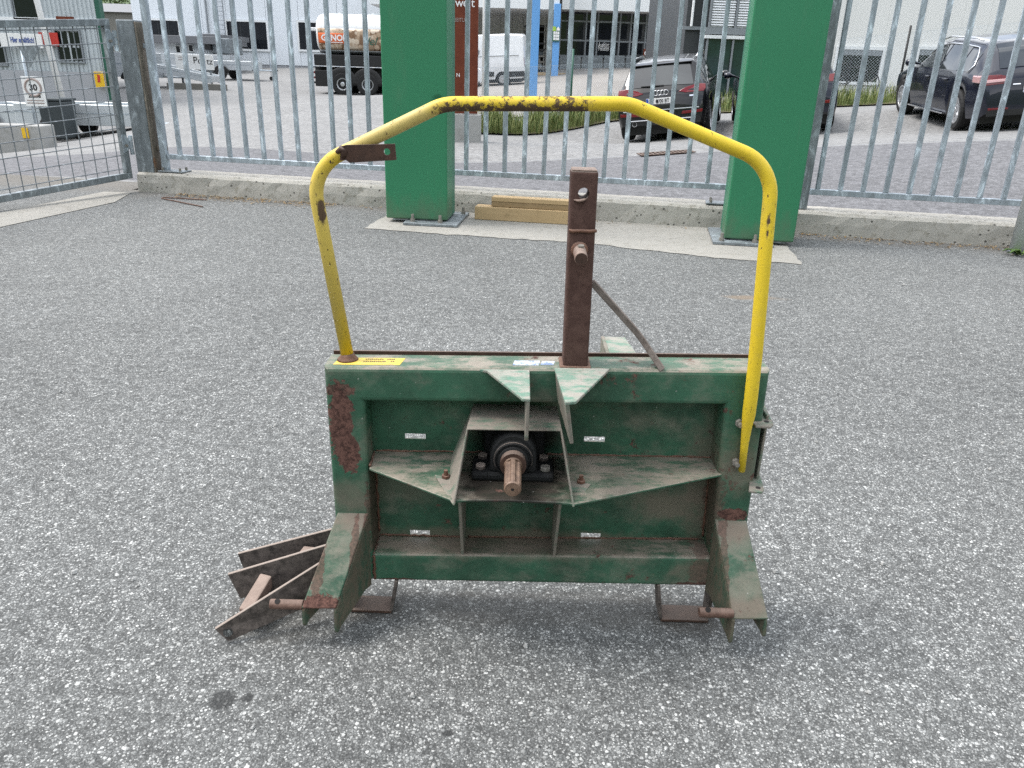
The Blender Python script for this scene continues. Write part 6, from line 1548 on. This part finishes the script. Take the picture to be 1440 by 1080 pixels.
for i in range(4):
    a, b = R(gxs[i], 90)[0], R(gxs[i + 1], 90)[0]
    MB().box(a + .04, b - .04, Yr + .10, Yr + .12, zg0, zg1).build('glass_pane', M['glass_green'], rb)
    MB().box(a - .03, a + .03, Yr + .04, Yr + .13, zg0, zt_).build('mullion', M['alu_frame'], rb)
    ob = MB(); z0 = R(1010, 38)[2]; nsl = 34
    bl_ = MB().box(a + .05, b - .05, Yr + .118, Yr + .134, z0, z0 + .04).build('blind', M['blind'], rb)
    for k in range(nsl):
        z = z0 + .05 + k * .075; MB().hexa([(a + .05, Yr + .06, z), (b - .05, Yr + .06, z), (b - .05, Yr + .11, z + .02), (a + .05, Yr + .11, z + .02)],
            [(a + .05, Yr + .062, z + .008), (b - .05, Yr + .062, z + .008), (b - .05, Yr + .112, z + .066), (a + .05, Yr + .112, z + .066)]).build('blind_slat', M['blind'], bl_)
a, b = R(992, 47.5), R(1160, 38.5); MB().box(a[0], R(1160, 60)[0], Yr + .02, Yr + .13, a[2], R(1010, 38.6)[2]).build('spandrel', M['alu_frame'], rb)
MB().box(a[0], R(1160, 60)[0], Yr - .02, Yr + .13, a[2] - .13, a[2] - .03).build('sill_line', M['white_trim'], rb)
MB().box(a[0], R(1160, 60)[0], Yr + .0, Yr + .13, -.6, zg0 - .002).build('base_course', M['concrete_grey'], rb)
# white wall with low windows
wl = [(1172, 71, 1241, 114), (1284, 71, 1345, 112), (1372, 71, 1440, 112)]
rects = []
for w_ in wl:
    _, X0, X1, Z0, Z1 = fwin(rb, Yr, w_, .09, 3, 'glass_dark', 'white_trim'); rects.append((X0 - .001, X1 + .001, Z0, Z1))
    MB().box(X0 + .02, X1 - .02, Yr - .045, Yr - .002, Z1 - .17, Z1 - .005).build('blind_box', M['alu_frame'], rb)
xs_ = R(1160, 60)[0]; xe = R(1440, 60)[0] + 8; cuts = sorted({xs_, xe} | {v for r_ in rects for v in r_[:2]})
for i in range(len(cuts) - 1):
    a, b = cuts[i], cuts[i + 1]; sp = [(-1, zt_)]
    for X0, X1, Z0, Z1 in rects:
        if a >= X0 - .01 and b <= X1 + .01: sp = [(-1, Z0), (Z1, zt_)]
    for z0, z1 in sp: MB().box(a + (.004 if len(sp) == 1 else 0), b - (.004 if len(sp) == 1 else 0), Yr + .03, Yr + .3, z0, z1).build('wall', M['white_render'], rb)
MB().box(xs_, xe, Yr + .32, Yr + 9, -1, zt_).build('wall_core', M['dark_frame'], rb)

# ---- brown sign board by the first pillar
Yp = 14.0
a, b = atY(600, 160, Yp), atY(672.5, 0, Yp)
pyl = empty('brown_sign_board', (.5 * (a[0] + b[0]), Yp, TZ(a[0], Yp)), 'tall rust brown sign board on a concrete foot behind the green pillar', 'sign')
X1 = atY(671, 150, Yp)[0]; X0 = X1 - 1.15; zf = atY(660, 160, Yp)[2]
f_ = MB().box(X0, X1 - .19, Yp, Yp + .14, zf, 4.2).build('sheet', M['corten'], pyl, .006)
MB().box(X1 - .185, X1, Yp - .01, Yp + .15, zf, 4.2).build('edge_sheet', M['corten'], pyl, .006)
MB().box(X0 - .05, X1 + .06, Yp - .08, Yp + .3, TZ(X0, Yp) - .3, zf - .012).build('concrete_foot', M['concrete_grey'], pyl, .01)
zl = atY(650, 9.5, Yp)[2]
text_mesh('lettering', 'w', .19, frame_M((atY(640, 10, Yp)[0], Yp - .004, zl), (1, 0, 0), (0, 0, 1)), M['print_white'], f_, .002)
text_mesh('lettering', 'elt', .19, frame_M((atY(651, 10, Yp)[0], Yp - .013, zl), (1, 0, 0), (0, 0, 1)), M['print_white'], f_, .002)
text_mesh('lettering', 'BEITUNG', .085, frame_M((atY(638.5, 30, Yp)[0], Yp - .004, atY(640, 30.5, Yp)[2]), (1, 0, 0), (0, 0, 1)), M['print_grey'], f_, .002, sx=.8)
text_mesh('lettering', 'N', .085, frame_M((atY(641.5, 108, Yp)[0], Yp - .004, atY(641, 108, Yp)[2]), (1, 0, 0), (0, 0, 1)), M['print_white'], f_, .002)
# white flag pole beside it
q = atD(680, 120, 26); MB().cyl((q[0], q[1], TZ(q[0], q[1]) - .1), (q[0], q[1], 7.0), .06, 12).build('flag_pole', M['sign_white'], None, smooth=True, tag_=('slender white pole right beside the brown sign board', 'pole'))

# ---- drain grating in the driveway
q = atD(936, 217.5, 10.35); g_ = MB(); gM = ground_M(q[0], q[1], math.radians(86), .012, -.3, .3, .2)
gr = empty('drain_grating', None, 'dark slotted drain grating at the edge of the driveway', 'drain', None, M=gM)
fr = MB()
for bx_ in ((-.17, -.14, -.36, .36), (.14, .17, -.36, .36), (-.14, .14, -.36, -.33), (.14, -.14, .33, .36)): fr.box(min(bx_[0], bx_[1]), max(bx_[0], bx_[1]), bx_[2], bx_[3], 0, .012)
fr.build('grate_frame', M['rust_dark'], gr); MB().box(-.139, .139, -.329, .329, -.004, -.002).build('pit', M['hole'], gr)
for k in range(11): MB().box(-.139, .139, -.31 + k * .058, -.285 + k * .058, -.001, .010).build('grate_bar', M['rust_dark'], gr)

# ---- chain-link fence behind the verge
cl = empty('chain_link_fence', (verge_b[4][0], verge_b[4][1], 0), 'thin chain link fence with slim posts along the grass verge', 'fence')
def chain(p0, p1, h0, h1):
    a, b = np.array(p0), np.array(p1); L = np.linalg.norm(b - a); m2 = MB(); d = (b - a) / L; wv = .0016
    def pt(s, z):
        p = a + d * s; return np.array([p[0], p[1], TZ(p[0], p[1]) + z])
    step = .085; k = int(L / step) + int(h1 / step) + 2
    for i in range(-int(h1 / step) - 1, int(L / step) + 1):
        for sg in (1, -1):
            s0, s1 = i * step, i * step + h1
            if sg < 0: s0, s1 = s1, s0
            # clip to 0..L
            z0, z1 = h0, h1 + h0
            q0, q1 = s0, s1
            def zat(s): return z0 + (z1 - z0) * (s - q0) / (q1 - q0)
            c0, c1 = min(max(s0, 0), L), min(max(s1, 0), L)
            if abs(c0 - c1) < 1e-3: continue
            A, B = pt(c0, zat(c0)), pt(c1, zat(c1)); n_ = np.array([-d[1], d[0], 0]) * wv; u_ = np.array([0, 0, wv]) * 1.4
            m2.add([A + u_, A + n_ - u_, A - n_ - u_, B + u_, B + n_ - u_, B - n_ - u_], [(0, 1, 4, 3), (1, 2, 5, 4), (2, 0, 3, 5)])
    for z in (h0, h0 + h1): m2.tube([pt(s, z) for s in np.linspace(0, L, 8)], .003, 5)
    o = m2.build('wire_mesh', M['galv'], cl); o['kind'] = 'stuff'
f1 = atD(682, 165, 18.8)[:2]; f2 = atD(802, 150, 22)[:2]; f3 = atD(960, 140, 25)[:2]; f4 = atD(1262, 131, 22)[:2]; f5 = atD(1440, 125, 21)[:2]; f5 = f5 + (f5 - f4) * .3
f0 = f1 + (f1 - f2) * .3
chain(f0, f1, .05, 1.25); chain(f1, f2, .05, 1.25); chain(f2, f3, .05, 1.25); chain(f4 + (f4 - f5) * .45, f4, .05, 1.62); chain(f4, f5, .05, 1.62)
for p_, h_, m_ in ((f1, 1.35, 'green_trim'), (f2, 1.7, 'green_trim'), (f3, 1.4, 'green_trim'), (f4, 1.85, 'plastic')):
    MB().cyl((p_[0], p_[1], TZ(*p_) - .2), (p_[0], p_[1], TZ(*p_) + h_), .03, 10).build('post', M[m_], cl, smooth=True)
# ---- verge grass
vl = np.array(verge); vb = np.array(verge_b); vd = np.concatenate([[0], np.cumsum(np.linalg.norm(np.diff(vl, axis=0), axis=1))])
random.seed(5)
def vp():
    t_ = random.uniform(0, vd[-1]); k = min(len(vl) - 2, int(np.searchsorted(vd, t_) - 1)); k = max(0, k); u = (t_ - vd[k]) / (vd[k + 1] - vd[k])
    w_ = random.random() ** 1.1 * 1.05 - .04 * random.random()
    p = (vl[k] * (1 - u) + vl[k + 1] * u) * (1 - w_) + (vb[k] * (1 - u) + vb[k + 1] * u) * w_
    cl_ = .65 + .5 * math.sin(p[0] * 3.1) * math.sin(p[0] * 1.3 + p[1]) ; return p[0], p[1], TZ(p[0], p[1]) + .02, max(.5, cl_ + .35) * (1.0 if w_ > .12 else .6)
blades(13000, vp, .10, .46, .008, .5, M['grass'], 'verge_grass', lab=('tall mixed green and yellowish grass on the verge', 'grass'))
# ---- bicycle leaning under the low window
bq = atD(1196, 128, 23.8); bzz = TZ(bq[0], bq[1]); bk = empty('bicycle', (bq[0], bq[1], bzz), 'bicycle standing behind the grass under the low dark window', 'bicycle')
for dx in (-.5, .5):
    c = np.array([bq[0] + dx, bq[1], bzz + .34]); w_ = MB().tube([c + .33 * np.array([math.cos(t_), 0, math.sin(t_)]) for t_ in np.linspace(0, 2 * math.pi, 33)], .018, 8, False).build('wheel', M['tyre'], bk, smooth=True)
    for k in range(8): MB().cyl(c, c + .32 * np.array([math.cos(k * .785), 0, math.sin(k * .785)]), .002, 4).build('spoke', M['chrome'], w_)
bp_ = lambda x, z: (bq[0] + x, bq[1], bzz + z)
for s_, e_ in (((-.5, .34), (-.12, .32)), ((-.12, .32), (.32, .80)), ((-.12, .32), (-.25, .82)), ((-.25, .78), (.30, .82)), ((-.5, .34), (-.24, .78)), ((.30, .85), (.5, .34))): MB().cyl(bp_(*s_), bp_(*e_), .016, 8).build('frame_tube', M['plastic'], bk)
MB().cyl((bq[0] + .28, bq[1] - .25, bzz + 1.0), (bq[0] + .28, bq[1] + .25, bzz + 1.0), .013, 8).build('handlebar', M['plastic'], bk); MB().cyl(bp_(.28, 1.0), bp_(.30, .82), .014, 8).build('stem', M['plastic'], bk)
MB().tube([bp_(-.40, .88), bp_(-.28, .90), bp_(-.14, .89)], [.06, .05, .02], 10, sq=[(.4, 1)] * 3).build('saddle', M['plastic'], bk); MB().cyl(bp_(-.25, .80), bp_(-.26, .88), .013, 8).build('seat_post', M['plastic'], bk)
# ---- wooded hillside in the gap between the halls, and closing the view behind the buildings
ring = MB(); na = 48  # unseen hill ring added behind the camera to darken reflections and low skylight
for k in range(na + 1):
    a_ = math.radians(75 + 210 * k / na); c_, s_ = math.cos(a_ + math.pi / 2 - math.pi / 2), math.sin(a_)
    for r_, z_ in ((105, -3), (150, 14 + 2 * math.sin(k * .9)), (210, 42 + 5 * math.sin(k * .7)), (300, 92 + 10 * math.sin(k * 1.3))):
        ring.v.append((math.sin(a_) * r_, math.cos(a_) * r_, z_))
ring.f = [(4 * k + j, 4 * k + j + 1, 4 * k + 5 + j, 4 * k + 4 + j) for k in range(na) for j in range(3)]; ring.m = [0] * len(ring.f)
ring.build('hillside', M['hill'], kind='structure', smooth=True)
hx = np.linspace(-260, 260, 60); hy = np.linspace(96, 330, 30)
hm = grid_mesh(hx, hy, lambda X, Y: -1.5 + np.clip((Y - 100) * .16, 0, 60) + 2.0 * np.sin(X * .05) + 1.2 * np.sin(Y * .07 + X * .02))
hm.build('hillside', M['hill'], kind='structure', smooth=True)
def hz_(x, y): return -1.5 + max(0, min(60, (y - 100) * .16)) + 2.0 * math.sin(x * .05) + 1.2 * math.sin(y * .07 + x * .02)
random.seed(21)
def tree(label, x, y, h, r):
    z = hz_(x, y) - .3; root = empty('broadleaf_tree', (x, y, z), label, 'tree', 'trees on the far hillside')
    tr = MB().tube([(x, y, z), (x + .2, y, z + h * .3), (x - .1, y, z + h * .6), (x, y, z + h * .85)], [.32, .24, .15, .04], 8)
    for k in range(6):
        a_ = k * 1.05; zz_ = z + h * (.35 + .07 * k); tr.tube([(x, y, zz_), (x + math.cos(a_) * r * .5, y + math.sin(a_) * r * .5, zz_ + h * .12), (x + math.cos(a_) * r * .8, y + math.sin(a_) * r * .8, zz_ + h * .2)], [.12, .08, .02], 6)
    tr.build('trunk', M['bark'], root, smooth=True)
    m2 = MB()
    cl_ = [(random.gauss(0, .42) * r, random.gauss(0, .42) * r, z + h * random.uniform(.38, .98), random.uniform(.18, .38) * r) for _ in range(34)]
    for cx_, cy_, cz2, cr_ in cl_:
        for _ in range(70):
            v = np.array([random.gauss(0, 1) for _ in range(3)]); v /= np.linalg.norm(v); c = np.array([x + cx_, y + cy_, cz2]) + v * cr_ * random.uniform(.6, 1.1)
            t1 = np.array([random.gauss(0, 1) for _ in range(3)]); t1 /= np.linalg.norm(t1); t2 = np.cross(t1, v); t2 /= (np.linalg.norm(t2) + 1e-6); s_ = random.uniform(.16, .3)
            m2.add([c - t1 * s_, c + t2 * s_ * .5, c + t1 * s_, c - t2 * s_ * .5], [(0, 1, 2, 3)])
    m2.build('crown', M['leaf'], root)
q = atD(160, 20, 125)
tree('rounded green tree on the hillside, left one in the gap between the halls', q[0] - 2.5, q[1] + 6, 9, 4.2)
tree('bright green tree on the hillside, right one in the gap between the halls', q[0] + 5.5, q[1] + 12, 10, 4.6)
tree('tall tree on the hillside behind the gap between the halls', q[0] + 1.5, q[1] + 26, 12, 5)
q = atY(165, 14, 118.0)
fs = empty('far_shed', (q[0], 118, hz_(q[0], 118)), 'long low brown shed on the hillside between the two halls', 'building')
zq = q[2]
MB().box(q[0] - 6, q[0] + 6, 118, 122, hz_(q[0], 118) - 1, zq - .3).build('wall', M['timber_grey'], fs)
MB().prism([(117.4, zq - .28), (122.6, zq - .28), (120, zq + .9)], 0, q[0] - 6.5, q[0] + 6.5).build('roof', M['roof_grey'], fs)
